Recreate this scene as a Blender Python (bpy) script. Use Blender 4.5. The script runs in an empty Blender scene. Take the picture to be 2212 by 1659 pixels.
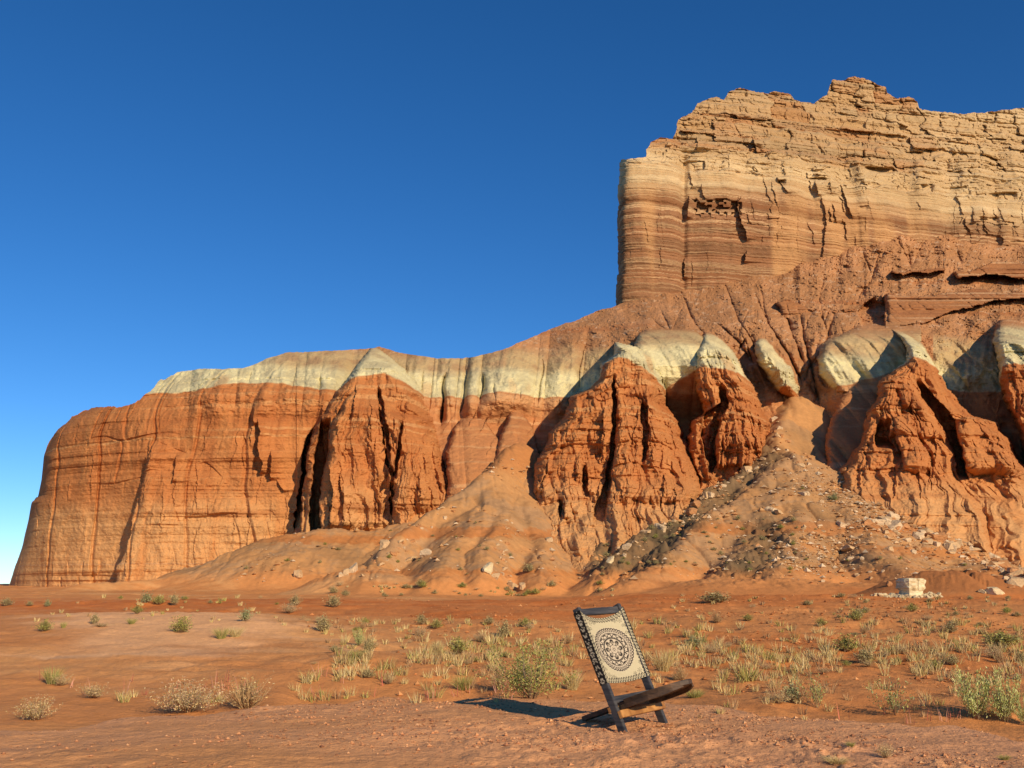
import bpy, math, random
import numpy as np
from mathutils import Vector
rnd = random.Random(7)
RNG = np.random.RandomState(11)
R = math.radians
scn = bpy.context.scene

# ------------------------------------------------------------------ camera
HC = 1.0                       # eye height above the bare pad the chair stands on
PITCH = math.atan(435.5/2150.0)
cam_d = bpy.data.cameras.new('camera'); cam = bpy.data.objects.new('camera', cam_d)
scn.collection.objects.link(cam)
cam_d.sensor_width = 36; cam_d.lens = 36*2150/2212
cam_d.clip_start = 0.1; cam_d.clip_end = 20000
cam.location = (0, 0, HC); cam.rotation_euler = (math.pi/2+PITCH, 0, 0)
scn.camera = cam
# ------------------------------------------------------------------ light
SUN_EL, SUN_AZ = 24.0, 33.0     # elevation; degrees to the right of straight behind the camera
w = bpy.data.worlds.new('World'); scn.world = w; w.use_nodes = True
nt = w.node_tree; nt.nodes.clear()
sky = nt.nodes.new('ShaderNodeTexSky'); sky.sky_type = 'NISHITA'; sky.sun_disc = False
sky.sun_elevation = R(SUN_EL); sky.sun_rotation = R(180-SUN_AZ)
sky.air_density = 1.0; sky.dust_density = 0.0; sky.ozone_density = 3.0; sky.altitude = 3200
bg = nt.nodes.new('ShaderNodeBackground'); bg.inputs[1].default_value = 0.122
out = nt.nodes.new('ShaderNodeOutputWorld')
hs = nt.nodes.new('ShaderNodeHueSaturation'); hs.inputs['Saturation'].default_value = 1.25
nt.links.new(sky.outputs[0], hs.inputs['Color']); tn = nt.nodes.new('ShaderNodeVectorMath'); tn.operation = 'MULTIPLY'; tn.inputs[1].default_value = (.80, .93, 1.04)
nt.links.new(hs.outputs[0], tn.inputs[0]); nt.links.new(tn.outputs[0], bg.inputs[0]); nt.links.new(bg.outputs[0], out.inputs[0])
sd = bpy.data.lights.new('sun', 'SUN'); sd.energy = 5.0; sd.angle = R(0.5); sd.color = (1.0, 0.80, 0.56)
sun = bpy.data.objects.new('sun', sd); scn.collection.objects.link(sun)
sdir = Vector((math.sin(R(SUN_AZ))*math.cos(R(SUN_EL)), -math.cos(R(SUN_AZ))*math.cos(R(SUN_EL)), math.sin(R(SUN_EL))))
sun.rotation_euler = sdir.to_track_quat('Z', 'Y').to_euler()
scn.view_settings.view_transform = 'Standard'; scn.view_settings.look = 'None'
scn.view_settings.exposure = 0.0; scn.view_settings.gamma = 1
scn.render.engine = 'CYCLES'
try:
    scn.cycles.max_bounces = 5; scn.cycles.diffuse_bounces = 3
except Exception: pass

# ------------------------------------------------------------------ helpers
CP, SP = math.cos(PITCH), math.sin(PITCH)
def ae(x, y):                   # tangent bearing and tangent elevation of a sight line
    u = 829.5-np.asarray(y, float)
    dy = 2150*CP-u*SP
    return (np.asarray(x, float)-1106)/dy, (2150*SP+u*CP)/dy
def at(x, y, Y):
    a, e = ae(x, y); return (float(a)*Y, Y, HC+float(e)*Y)
def sst(a, b, v):
    t = np.clip((v-a)/(b-a), 0, 1); return t*t*(3-2*t)
def _h(ix, iy, iz, seed):
    h = (ix.astype(np.uint32)*np.uint32(374761393)+iy.astype(np.uint32)*np.uint32(668265263)
         + np.uint32((iz*2147483647+seed*974711) & 0xffffffff))
    h = (h ^ (h >> np.uint32(13)))*np.uint32(1274126177)
    h = h ^ (h >> np.uint32(16))
    return h.astype(np.float32)/np.float32(4294967295.0)
def vn(x, y, seed=0):           # 2D value noise, -1..1
    x = np.asarray(x, np.float32); y = np.asarray(y, np.float32)
    fx = np.floor(x); fy = np.floor(y); tx = x-fx; ty = y-fy
    ix = fx.astype(np.int64).astype(np.int32); iy = fy.astype(np.int64).astype(np.int32)
    tx = tx*tx*tx*(tx*(tx*6-15)+10); ty = ty*ty*ty*(ty*(ty*6-15)+10)
    a = _h(ix, iy, 0, seed); b = _h(ix+1, iy, 0, seed); c = _h(ix, iy+1, 0, seed); d = _h(ix+1, iy+1, 0, seed)
    return (a+(b-a)*tx+(c-a)*ty+(a-b-c+d)*tx*ty)*2-1
def fbm(x, y, seed=0, o=4, g=.5, l=2.03):
    s = 0; A = 1; n = 0
    c, sn = .8, .6
    for i in range(o):
        s = s+A*vn(x, y, seed+i*17); n += A; A *= g
        x, y = (x*c-y*sn)*l, (x*sn+y*c)*l
    return s/n
def fbma(x, y, seed=0, o=4, g=.5):    # keeps the axes (for bedding and fluting)
    s = 0; A = 1; n = 0
    for i in range(o):
        s = s+A*vn(x*2.03**i, y*2.03**i, seed+i*17); n += A; A *= g
    return s/n
def ridg(x, y, seed=0, o=3, g=.5):
    s = 0; A = 1; n = 0
    for i in range(o):
        s = s+A*(1-2*np.abs(vn(x*2.1**i, y*2.1**i, seed+i*31))); n += A; A *= g
    return s/n
def blocks(X, Z, w, h, seed):   # irregular courses of blocks: per-block offset and joint depth
    zr = Z/h; r = np.floor(zr); fz = zr-r
    ri = r.astype(np.int32); zero = np.zeros_like(ri)
    ww = w*(.6+1.1*_h(ri, zero, 3, seed))
    xr = X/ww+_h(ri, zero, 5, seed)*17; c = np.floor(xr); fx = xr-c
    off = _h(c.astype(np.int32), ri, 9, seed)
    ex = np.minimum(fx, 1-fx)*ww; ez = np.minimum(fz, 1-fz)*h
    ed = np.minimum(ex, ez)
    return off, ed
def grid_faces(nr, nc):
    i = np.arange(nr*nc).reshape(nr, nc)
    return np.stack([i[:-1, :-1], i[:-1, 1:], i[1:, 1:], i[1:, :-1]], -1).reshape(-1, 4)
def degen(P):                   # cells squeezed flat above the skyline
    return (np.abs(P[:, 0]-P[:, 3]).sum(1) < 1e-6) & (np.abs(P[:, 1]-P[:, 2]).sum(1) < 1e-6)
def np_mesh(name, V, F, mat, col=None, smooth=False):
    V = np.asarray(V, np.float32).reshape(-1, 3); F = np.asarray(F, np.int32)
    used = np.unique(F)
    if len(used) < len(V):
        m = np.zeros(len(V), np.int32); m[used] = np.arange(len(used)); F = m[F]; V = V[used]
        if col is not None: col = col.reshape(-1, 3)[used]
    k = F.shape[1]
    me = bpy.data.meshes.new(name)
    me.vertices.add(len(V)); me.vertices.foreach_set('co', V.ravel())
    me.loops.add(F.size); me.loops.foreach_set('vertex_index', F.ravel())
    me.polygons.add(len(F)); me.polygons.foreach_set('loop_start', np.arange(0, F.size, k, dtype=np.int32))
    try: me.polygons.foreach_set('loop_total', np.full(len(F), k, np.int32))
    except Exception: pass
    me.polygons.foreach_set('use_smooth', np.full(len(F), smooth, bool))
    if col is not None:
        at_ = me.color_attributes.new('albedo', 'FLOAT_COLOR', 'POINT')
        c4 = np.ones((len(V), 4), np.float32); c4[:, :3] = np.clip(col.reshape(-1, 3), 0, 1)
        at_.data.foreach_set('color', c4.ravel())
    me.update(calc_edges=True); me.validate()
    if mat: me.materials.append(mat)
    return me
def link(name, me, parent=None, loc=None):
    o = bpy.data.objects.new(name, me); scn.collection.objects.link(o)
    if parent: o.parent = parent
    if loc is not None: o.location = loc
    return o
def tag(o, label=None, cat=None, group=None, kind=None):
    if label: o['label'] = label
    if cat: o['category'] = cat
    if group: o['group'] = group
    if kind: o['kind'] = kind
    return o
def mixc(a, b, t):
    t = np.asarray(t)[..., None]; return a*(1-t)+b*t
C = lambda *v: np.array(v, np.float32)

# ------------------------------------------------------------------ materials
def mat_attr(name, scales=(.3, 2.0, 9.0), amp=.35, bump=(), rough=.95, spec=.1, trans=0, stretch=(1, 1, 1)):
    m = bpy.data.materials.new(name); m.use_nodes = True; t = m.node_tree; N = t.nodes; L = t.links
    b = N['Principled BSDF']; b.inputs['Roughness'].default_value = rough
    b.inputs['Specular IOR Level'].default_value = spec
    a = N.new('ShaderNodeAttribute'); a.attribute_name = 'albedo'
    tc = N.new('ShaderNodeTexCoord')
    mp = N.new('ShaderNodeMapping'); mp.inputs['Scale'].default_value = stretch
    L.new(tc.outputs['Object'], mp.inputs['Vector'])
    cur = a.outputs['Color']
    for i, s in enumerate(scales):
        n = N.new('ShaderNodeTexNoise'); n.inputs['Scale'].default_value = s; n.inputs['Detail'].default_value = 5
        n.inputs['Roughness'].default_value = .6
        L.new(mp.outputs[0], n.inputs['Vector'])
        mr = N.new('ShaderNodeMapRange'); mr.inputs['From Min'].default_value = .25; mr.inputs['From Max'].default_value = .75
        mr.inputs['To Min'].default_value = 1-amp/2; mr.inputs['To Max'].default_value = 1+amp/2
        L.new(n.outputs['Fac'], mr.inputs['Value'])
        v = N.new('ShaderNodeVectorMath'); v.operation = 'SCALE'
        L.new(cur, v.inputs[0]); L.new(mr.outputs[0], v.inputs['Scale']); cur = v.outputs[0]
    L.new(cur, b.inputs['Base Color'])
    nrm = None
    for (s, dist, det) in bump:
        n = N.new('ShaderNodeTexNoise'); n.inputs['Scale'].default_value = s; n.inputs['Detail'].default_value = det
        n.inputs['Roughness'].default_value = .65
        L.new(mp.outputs[0], n.inputs['Vector'])
        bp = N.new('ShaderNodeBump'); bp.inputs['Strength'].default_value = 1; bp.inputs['Distance'].default_value = dist
        L.new(n.outputs['Fac'], bp.inputs['Height'])
        if nrm: L.new(nrm, bp.inputs['Normal'])
        nrm = bp.outputs[0]
    if nrm: L.new(nrm, b.inputs['Normal'])
    return m
M_ROCK = mat_attr('sandstone', (.12, .9, 4), .16, ((1.2, .35, 6),), stretch=(1, 1, 1.8))
M_SOIL = mat_attr('desert_soil', (.25, 1.7, 14), .22, ((3.0, .05, 6), (38, .012, 4)))
M_STONE = mat_attr('boulder_stone', (1, 5), .3, ((4, .06, 5),))
M_LEAF = mat_attr('foliage', (6,), .5, (), rough=.8)
M_CLOTH = mat_attr('printed_cotton', (60,), .12, ((400, .001, 2),), rough=.9)
def mat_wood(name, c1, c2, sc=(3, 3, 40)):
    m = bpy.data.materials.new(name); m.use_nodes = True; t = m.node_tree; N = t.nodes; L = t.links
    b = N['Principled BSDF']; b.inputs['Roughness'].default_value = .6; b.inputs['Specular IOR Level'].default_value = .3
    tc = N.new('ShaderNodeTexCoord'); mp = N.new('ShaderNodeMapping'); mp.inputs['Scale'].default_value = sc
    L.new(tc.outputs['Object'], mp.inputs['Vector'])
    n = N.new('ShaderNodeTexNoise'); n.inputs['Scale'].default_value = 1; n.inputs['Detail'].default_value = 8; n.inputs['Distortion'].default_value = .8
    L.new(mp.outputs[0], n.inputs['Vector'])
    r = N.new('ShaderNodeValToRGB'); r.color_ramp.elements[0].position = .35; r.color_ramp.elements[1].position = .68
    r.color_ramp.elements[0].color = (*c1, 1); r.color_ramp.elements[1].color = (*c2, 1)
    L.new(n.outputs['Fac'], r.inputs[0]); L.new(r.outputs[0], b.inputs['Base Color'])
    bp = N.new('ShaderNodeBump'); bp.inputs['Distance'].default_value = .002; L.new(n.outputs['Fac'], bp.inputs['Height']); L.new(bp.outputs[0], b.inputs['Normal'])
    return m

# ------------------------------------------------------------------ palette (base colours)
ORANGE = C(.48, .185, .060); PEACH = C(.60, .315, .125); DEEP = C(.36, .120, .038); REDSOIL = C(.62, .185, .045)
CREAM = C(.70, .62, .34); TAN = C(.50, .36, .175); SCREE = C(.40, .195, .082); PALE = C(.60, .455, .265)
BROWN = C(.235, .115, .054); CAPROCK = C(.46, .28, .125); STRIPE = C(.60, .39, .20)

# ------------------------------------------------------------------ the ground and its talus
# crest of the bare pad: distance as a function of the bearing
_ca = np.array([-.75, -.52, -.49, -.38, -.28, -.2, -.1, -.02, .05, .1, .18, .28, .38, .5, .75])
_cY = np.array([7.2, 7.3, 7.5, 7.9, 8.5, 8.9, 9.2, 9.6, 9.4, 9.1, 8.7, 8.3, 7.7, 6.7, 6.4])
_gy = [0, .01, 2.5, 12, 27, 52, 78, 102, 165, 400, 4000]
_gz = [0, 0, -.52, -.5, -.22, .05, .25, .55, 1.2, 1.6, -30]
def rp(*p): return [at(*q) for q in p]
RIDGES = [  # (crest line, side slope, rill amplitude)
    (rp((1660, 985, 134), (1533, 1059, 123), (1481, 1103, 116), (1401, 1143, 110), (1330, 1192, 102), (1275, 1245, 92)), .85, .5),
    (rp((1705, 976, 130), (1601, 1071, 117), (1541, 1108, 110), (1473, 1162, 101), (1401, 1225, 90), (1350, 1252, 84)), .55, .6),
    (rp((1705, 976, 130), (1690, 1050, 119), (1650, 1120, 109), (1620, 1180, 99), (1560, 1242, 87)), .52, .5),
    (rp((1705, 985, 130), (1740, 1080, 114), (1710, 1170, 99), (1690, 1245, 85)), .52, .5),
    (rp((1715, 990, 130), (1800, 1060, 119), (1880, 1150, 104), (1960, 1240, 87)), .50, .5),
    (rp((1735, 1005, 129), (1870, 1102, 118), (2010, 1178, 108), (2150, 1222, 99), (2300, 1240, 95)), .52, .6),
    (rp((1690, 975, 131), (1665, 945, 137), (1695, 900, 146), (1715, 850, 156)), .8, .5),
    (rp((1118, 955, 139), (1060, 1018, 128), (960, 1095, 119), (845, 1186, 109), (790, 1242, 100)), .85, .4),
    (rp((1070, 1032, 127), (1050, 1085, 119), (1000, 1160, 108), (960, 1242, 94)), .66, .4),
    (rp((1085, 1050, 125), (1082, 1100, 117), (1058, 1170, 105), (1045, 1242, 94)), .8, .4),
    (rp((1144, 1078, 124), (1150, 1130, 116), (1170, 1192, 106), (1180, 1248, 94)), .9, .4),
    (rp((1286, 1132, 122), (1283, 1175, 115), (1265, 1232, 103)), 1.0, .3),
    (rp((905, 1085, 139), (880, 1120, 136), (800, 1140, 133), (690, 1140, 131), (600, 1158, 129), (520, 1186, 127), (440, 1220, 124), (340, 1247, 120), (190, 1257, 114)), .42, .3),
    (rp((735, 1228, 100), (800, 1214, 100), (850, 1234, 98)), .4, .2),
    (rp((1440, 1254, 86), (1540, 1243, 84), (1700, 1245, 82), (1850, 1250, 80)), .2, .2),
    (rp((1940, 1245, 70), (2000, 1224, 69), (2060, 1219, 68), (2130, 1234, 68), (2190, 1248, 69)), .42, .35),
]
HUM = [  # hummocks: bearing, distance, radius across, radius along, height
    (-.33, 27, 8.5, 6.5, .55), (-.52, 20, 6, 4.5, .22), (-.16, 18, 3.5, 2.6, .2), (.05, 33, 8, 3, .22), (-.05, 52, 18, 5, .35),
    (-.4, 47, 14, 5, .25), (.42, 33, 6, 2.2, .36), (.33, 22, 6, 2.0, .22), (.17, 27, 5, 2.5, .25), (.3, 62, 14, 4, .35), (.15, 70, 12, 5, .5), (.5, 50, 10, 4, .3)]
def flank(X, Y):                # the rubbly side of the great fan, left of its crest: masks rough relief and painted shade
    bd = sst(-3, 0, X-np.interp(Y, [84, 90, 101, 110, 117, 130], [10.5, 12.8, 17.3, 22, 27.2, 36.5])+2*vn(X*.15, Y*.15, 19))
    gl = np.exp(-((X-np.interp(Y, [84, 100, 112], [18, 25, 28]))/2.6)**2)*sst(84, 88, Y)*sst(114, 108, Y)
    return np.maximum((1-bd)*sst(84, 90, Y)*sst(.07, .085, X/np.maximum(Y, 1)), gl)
def H(X, Y, fine=True):
    X = np.asarray(X, float); Y = np.asarray(Y, float)
    a = X/np.maximum(Y, .5)
    yc = np.interp(a, _ca, _cY)+.28*vn(a*16, a*0, 71)+.1*vn(a*50, a*0, 72)
    d = Y-yc
    g = np.interp(d, _gy, _gz)
    far = sst(0, 6, d)
    for (ha, hy, rx, ry, hh) in HUM:
        g = g+hh*np.exp(-((X-ha*hy)/rx)**2-((Y-hy)/ry)**2)
    g = g+far*(.24*fbm(X*.12, Y*.16, 5, 4)*sst(8, 30, Y)+(.06+.05*sst(-.1, .2, a))*fbm(X*.7, Y*.7, 6, 4)-.10*sst(.5, .95, ridg(X*.22+.4*vn(X*.1, Y*.1, 7), Y*.35, 10, 3))*sst(10, 20, Y))
    g = g+(1-far)*.035*fbm(X*.5, Y*.8, 8, 3)
    g = g-.34*sst(-.23, -.19, a)*sst(-.01, -.05, a+.02*0)*sst(0, .45, d+.1*vn(a*60, a*0, 73))*sst(8, 2, d)
    if fine:
        g = g+.035*sst(-.1, .35, fbm(X*.6, Y*.9, 14, 3))*np.maximum(0, fbm(X*8, Y*7, 13, 3))*sst(13, 9, Y)*np.interp(a, [-.4, -.1, .1, .5], [.15, .6, 1, 1.3])
        g = g+.016*fbm(X*2.6, Y*3.1, 9, 4)+np.where(Y < 16, .012, .03)*np.maximum(0, fbm(X*6, Y*6, 12, 3)-.05)
    base = g
    # talus
    sel = (Y > 60) & (Y < 200)
    if np.any(sel):
        Xs, Ys = X[sel], Y[sel]; hh = g[sel].copy()
        wx = 1.6*fbm(Xs*.09, Ys*.09, 21, 3); wy = 1.6*fbm(Xs*.09, Ys*.09, 22, 3)
        ru = ridg(Xs*.16, Ys*.05, 24, 4); ru2 = ridg(Xs*.75+.3*wx, Ys*.12, 27, 3); gv = vn(Xs*.13+.5*wx, Ys*.03+9, 28); gv2 = vn(Xs*.42+.9*wy, Ys*.07+3, 29); fn = fbm(Xs*.45, Ys*.45, 25, 5, .6); f2 = np.maximum(0, fbm(Xs*1.9, Ys*1.6, 26, 3))
        for (pl, s, ra) in RIDGES:
            best = np.full(hh.shape, -1e9)
            for (p, q) in zip(pl[:-1], pl[1:]):
                dx, dy = q[0]-p[0], q[1]-p[1]; L2 = dx*dx+dy*dy
                t = np.clip(((Xs+wx-p[0])*dx+(Ys+wy-p[1])*dy)/L2, 0, 1)
                ds = np.hypot(Xs+wx-p[0]-t*dx, Ys+wy-p[1]-t*dy)
                best = np.maximum(best, p[2]+(q[2]-p[2])*t-s*(np.sqrt(ds*ds+1.0)-1.0))
            best = best+(.45*ra*ru+.12*ru2-.42*np.exp(-np.abs(gv)/.06)-.2*np.exp(-np.abs(gv2)/.07))*sst(0, 3, best-g[sel])+(.22*fn+.16*f2)*sst(0, 2, best-g[sel])
            k = .3; m = np.maximum(hh, best)
            hh = m+k*np.exp(-np.abs(hh-best)/k)*.5*np.where(best > g[sel]-1.5, 1, 0)
        g = g.copy() if isinstance(g, np.ndarray) else g
        fk = flank(Xs, Ys)
        g[sel] = hh-.25*sst(60, 64, Ys)+fk*(1.3*fbm(Xs*.4, Ys*.4, 17, 5, .7))
    return g
def ground_hit(x, y, ymin=3, ymax=150):
    a, e = ae(x, y); a = float(a); e = float(e)
    Y = ymin*np.exp(np.linspace(0, math.log(ymax/ymin), 1500))
    h = H(a*Y, Y); b = np.nonzero(HC+e*Y < h)[0]
    if len(b) == 0: return None
    k = b[0]; return (a*Y[k], float(Y[k]), float(h[k]))

def build_ground():
    NA = 1080
    aa = np.linspace(-.64, .64, NA)
    ys = [1.2]
    while ys[-1] < 175:
        y = ys[-1]
        st = .0034*y if y < 10 else .0075*y if y < 78 else (.23 if y < 140 else .6)
        ys.append(y+st)
    while ys[-1] < 6000: ys.append(ys[-1]*1.12)
    ys = np.array(ys)
    A, Y = np.meshgrid(aa, ys); fl = np.maximum(1, 1)
    X = A*Y
    Z = H(X, Y)
    # colour
    n1 = fbm(X*.15, Y*.25, 41, 4); n2 = fbm(X*.9, Y*1.4, 42, 4); n3 = fbm(X*.05, Y*.08, 43, 3)
    d = Y-np.interp(A, _ca, _cY)
    pad = mixc(C(.78, .400, .195), C(.68, .350, .195), sst(-.2, .5, n1+.4*n2))
    pad = mixc(pad, C(.68, .32, .115), sst(.05, .5, -n1)*sst(.25, -.4, A))
    flat = mixc(C(.70, .305, .108), C(.78, .40, .160), sst(-.1, .5, n1+.3*n2)*sst(.15, -.2, A))
    flat = mixc(flat, C(.62, .235, .075), sst(.0, .5, n1-.3*n2)*sst(-.15, .2, A)*.8)
    red = (.55+.45*sst(-.3, .3, n2+n3))*sst(30, 44, Y+14*n1+9*n3-3*A)*sst(80, 64, Y+14*n1)*sst(.3, .1, A)
    flat = mixc(flat, REDSOIL, red*.85)
    flat = mixc(flat, REDSOIL, .5*sst(45, 55, Y+3*n1)*sst(80, 70, Y)*sst(.1, .25, A))
    pal = sst(.35, .65, fbm(X*.35, Y*1.3, 44, 3)+.2*n3)*sst(.0, -.25, A)*sst(30, 20, Y)*sst(2, 5, d)
    flat = mixc(flat, C(.72, .46, .28), pal*.6)
    col = mixc(pad, flat, sst(.2, 1.4, d+.3*n2))
    # talus
    col0 = sst(.25, .8, np.exp(-((A+.34)/.17)**2-((Y-24)/8)**2)+.25*n2)*sst(1, 3, d)
    flat = mixc(flat, C(.92, .52, .26), .85*col0)
    col = mixc(col, flat, sst(1.5, 3, d)*col0)
    zb = Z-np.interp(d, _gy, _gz)
    tm = sst(.6, 2.6, zb+.6*n1)*sst(60, 70, Y)
    strat = fbma(X*.01, (Z+.6*n2)*.9, 46, 3)
    tcol = mixc(C(.57, .30, .125), C(.50, .29, .145), sst(-.2, .3, n2+n1))
    tcol = mixc(tcol, C(.53, .20, .06), sst(.1, .5, strat)*sst(11, 6, Z)*.8)
    tcol = mixc(tcol, C(.36, .21, .10), sst(.15, .45, fbm(X*.12, Y*.1, 47, 4))*.6)
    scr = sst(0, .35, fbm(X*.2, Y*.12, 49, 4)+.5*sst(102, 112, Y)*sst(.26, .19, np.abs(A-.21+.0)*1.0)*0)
    flank_shade = flank(X, Y)
    tcol = mixc(tcol, C(.14, .10, .058), flank_shade*(.75+.25*scr))  # flank's shade painted into the albedo, together with dark brush and debris
    small = sst(66, 74, Y)*0+sst(.3, .6, zb)*(Y < 75)*(Y > 60)*(A > .33)
    tcol = mixc(tcol, C(.50, .20, .07), small)
    tcol = mixc(tcol, C(.50, .21, .075), sst(13.5, 17, Z+n1)*sst(.06, .03, A)*.8)
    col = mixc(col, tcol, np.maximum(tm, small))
    col = col*C(.90, .875, .80)
    V = np.stack([X, Y, Z], -1)
    F = grid_faces(*Y.shape)[:, ::-1]
    yc = Y.reshape(-1)[F[:, 0]]; 
    tmask = (tm.reshape(-1)[F].mean(1) > .5)
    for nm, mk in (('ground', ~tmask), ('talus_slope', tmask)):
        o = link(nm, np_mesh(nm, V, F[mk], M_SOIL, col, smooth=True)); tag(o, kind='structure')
    return
build_ground()

# ------------------------------------------------------------------ cliffs: one relief surface per rock unit
def cracks(D, x, y, items, amp_scale=1.0):
    """Rock flakes: right of each joint the wall stands proud, so its left edge drops into shade."""
    for (pts, amp, wd) in items:
        ysm = np.array([p[1] for p in pts], float); xsm = np.array([p[0] for p in pts], float)
        o = np.argsort(ysm); ysm = ysm[o]; xsm = xsm[o]
        m = (y > ysm[0]-6) & (y < ysm[-1]+6) & (x > xsm.min()-25) & (x < xsm.max()+wd*4+25)
        if not m.any(): continue
        xx = x[m]; yy = y[m]
        xc = np.interp(yy, ysm, xsm)+5.0*fbma(yy*.06, yy*0+xsm[0], 91, 4, .7)
        f = sst(ysm[0]-5, ysm[0]+.18*(ysm[-1]-ysm[0]), yy)*sst(ysm[-1]+5, ysm[-1]-.1*(ysm[-1]-ysm[0]), yy)
        dx = xx-xc
        D[m] -= amp*amp_scale*f*np.where(dx > 0, np.exp(-np.maximum(dx, 0)/wd), 0)
        
    return D
def rand_cracks(n, box, hmin, hmax, amin, amax, seed, lean=0.0):
    r = random.Random(seed); out = []
    for i in range(n):
        x0 = r.uniform(box[0], box[2]); y0 = r.uniform(box[1], box[3]); h = r.uniform(hmin, hmax)
        ln = lean+r.uniform(-.12, .12)
        pts = [(x0+ln*-k*h/4+r.uniform(-3, 3), y0+k*h/4) for k in range(5)]
        out.append((pts, r.uniform(amin, amax), r.uniform(8, 26)))
    return out
def box_blur(D, n):
    for ax in (0, 1):
        for _ in range(2):
            P = np.concatenate([np.repeat(np.take(D, [0], ax), n, ax), D, np.repeat(np.take(D, [-1], ax), n, ax)], ax)
            cs = np.cumsum(P, ax); z = np.zeros_like(np.take(cs, [0], ax)); cs = np.concatenate([z, cs], ax)
            L = D.shape[ax]; D = (np.take(cs, np.arange(2*n+1, 2*n+1+L), ax)-np.take(cs, np.arange(0, L), ax))/(2*n+1)
    return D

SKY_B = [(20, 1262), (24, 1250), (48, 1180), (62, 1120), (68, 1085), (82, 1070), (90, 1035), (95, 985), (106, 955), (118, 935), (150, 905), (180, 885),
         (200, 882), (230, 877), (285, 875), (300, 862), (325, 848), (345, 822), (385, 803), (430, 795), (480, 797), (530, 795), (575, 775), (620, 762), (660, 760),
         (700, 757), (770, 755), (820, 750), (850, 758), (880, 765), (940, 773), (1000, 775), (1060, 763), (1100, 750), (1150, 728), (1190, 710),
         (1250, 690), (1290, 672), (1333, 660), (1345, 655), (1396, 625), (1479, 590), (1613, 580), (1687, 550), (1773, 525), (1860, 480), (1916, 475), (1990, 485), (2085, 505), (2330, 500)]
BY = [400, 500, 550, 600, 660, 700, 750, 800, 860, 880, 950, 1050, 1150, 1300]
BD = {  # depth of the recessed wall and hillside, metres
    0:    [290, 260, 250, 240, 230, 220, 205, 190, 176, 173, 170, 170, 170, 170],
    100:  [290, 260, 250, 240, 225, 210, 195, 178, 166, 163, 160, 160, 160, 161],
    300:  [290, 260, 250, 235, 215, 200, 183, 168, 157, 155, 153, 153, 153, 153],
    500:  [290, 260, 250, 230, 210, 195, 177, 162, 152, 151, 149, 149, 149, 149],
    700:  [290, 260, 250, 230, 210, 195, 180, 164, 153, 152, 149, 149, 149, 149],
    850:  [290, 260, 250, 230, 210, 196, 183, 167, 158, 155, 151, 148, 147, 146],
    1000: [290, 262, 250, 232, 214, 200, 186, 175, 163, 160, 150, 140, 134, 128],
    1150: [290, 262, 250, 236, 216, 203, 188, 175, 163, 161, 154, 146, 136, 126],
    1240: [290, 262, 250, 236, 216, 196, 180, 171, 164, 163, 158, 151, 142, 130],
    1330: [290, 262, 248, 234, 214, 186, 172, 166, 160, 160, 156, 148, 140, 130],
    1500: [290, 262, 246, 226, 200, 172, 163, 160, 157, 155, 148, 137, 130, 124],
    1650: [290, 256, 238, 219, 196, 172, 162, 159, 156, 154, 147, 138, 130, 124],
    1800: [275, 238, 226, 212, 194, 172, 162, 159, 156, 154, 147, 138, 130, 122],
    1930: [265, 230, 220, 207, 192, 172, 162, 159, 156, 154, 147, 138, 130, 122],
    2100: [275, 240, 226, 209, 192, 176, 164, 160, 156, 154, 147, 137, 128, 120],
    2340: [275, 246, 230, 209, 192, 176, 164, 160, 156, 154, 147, 137, 128, 120]}
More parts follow.
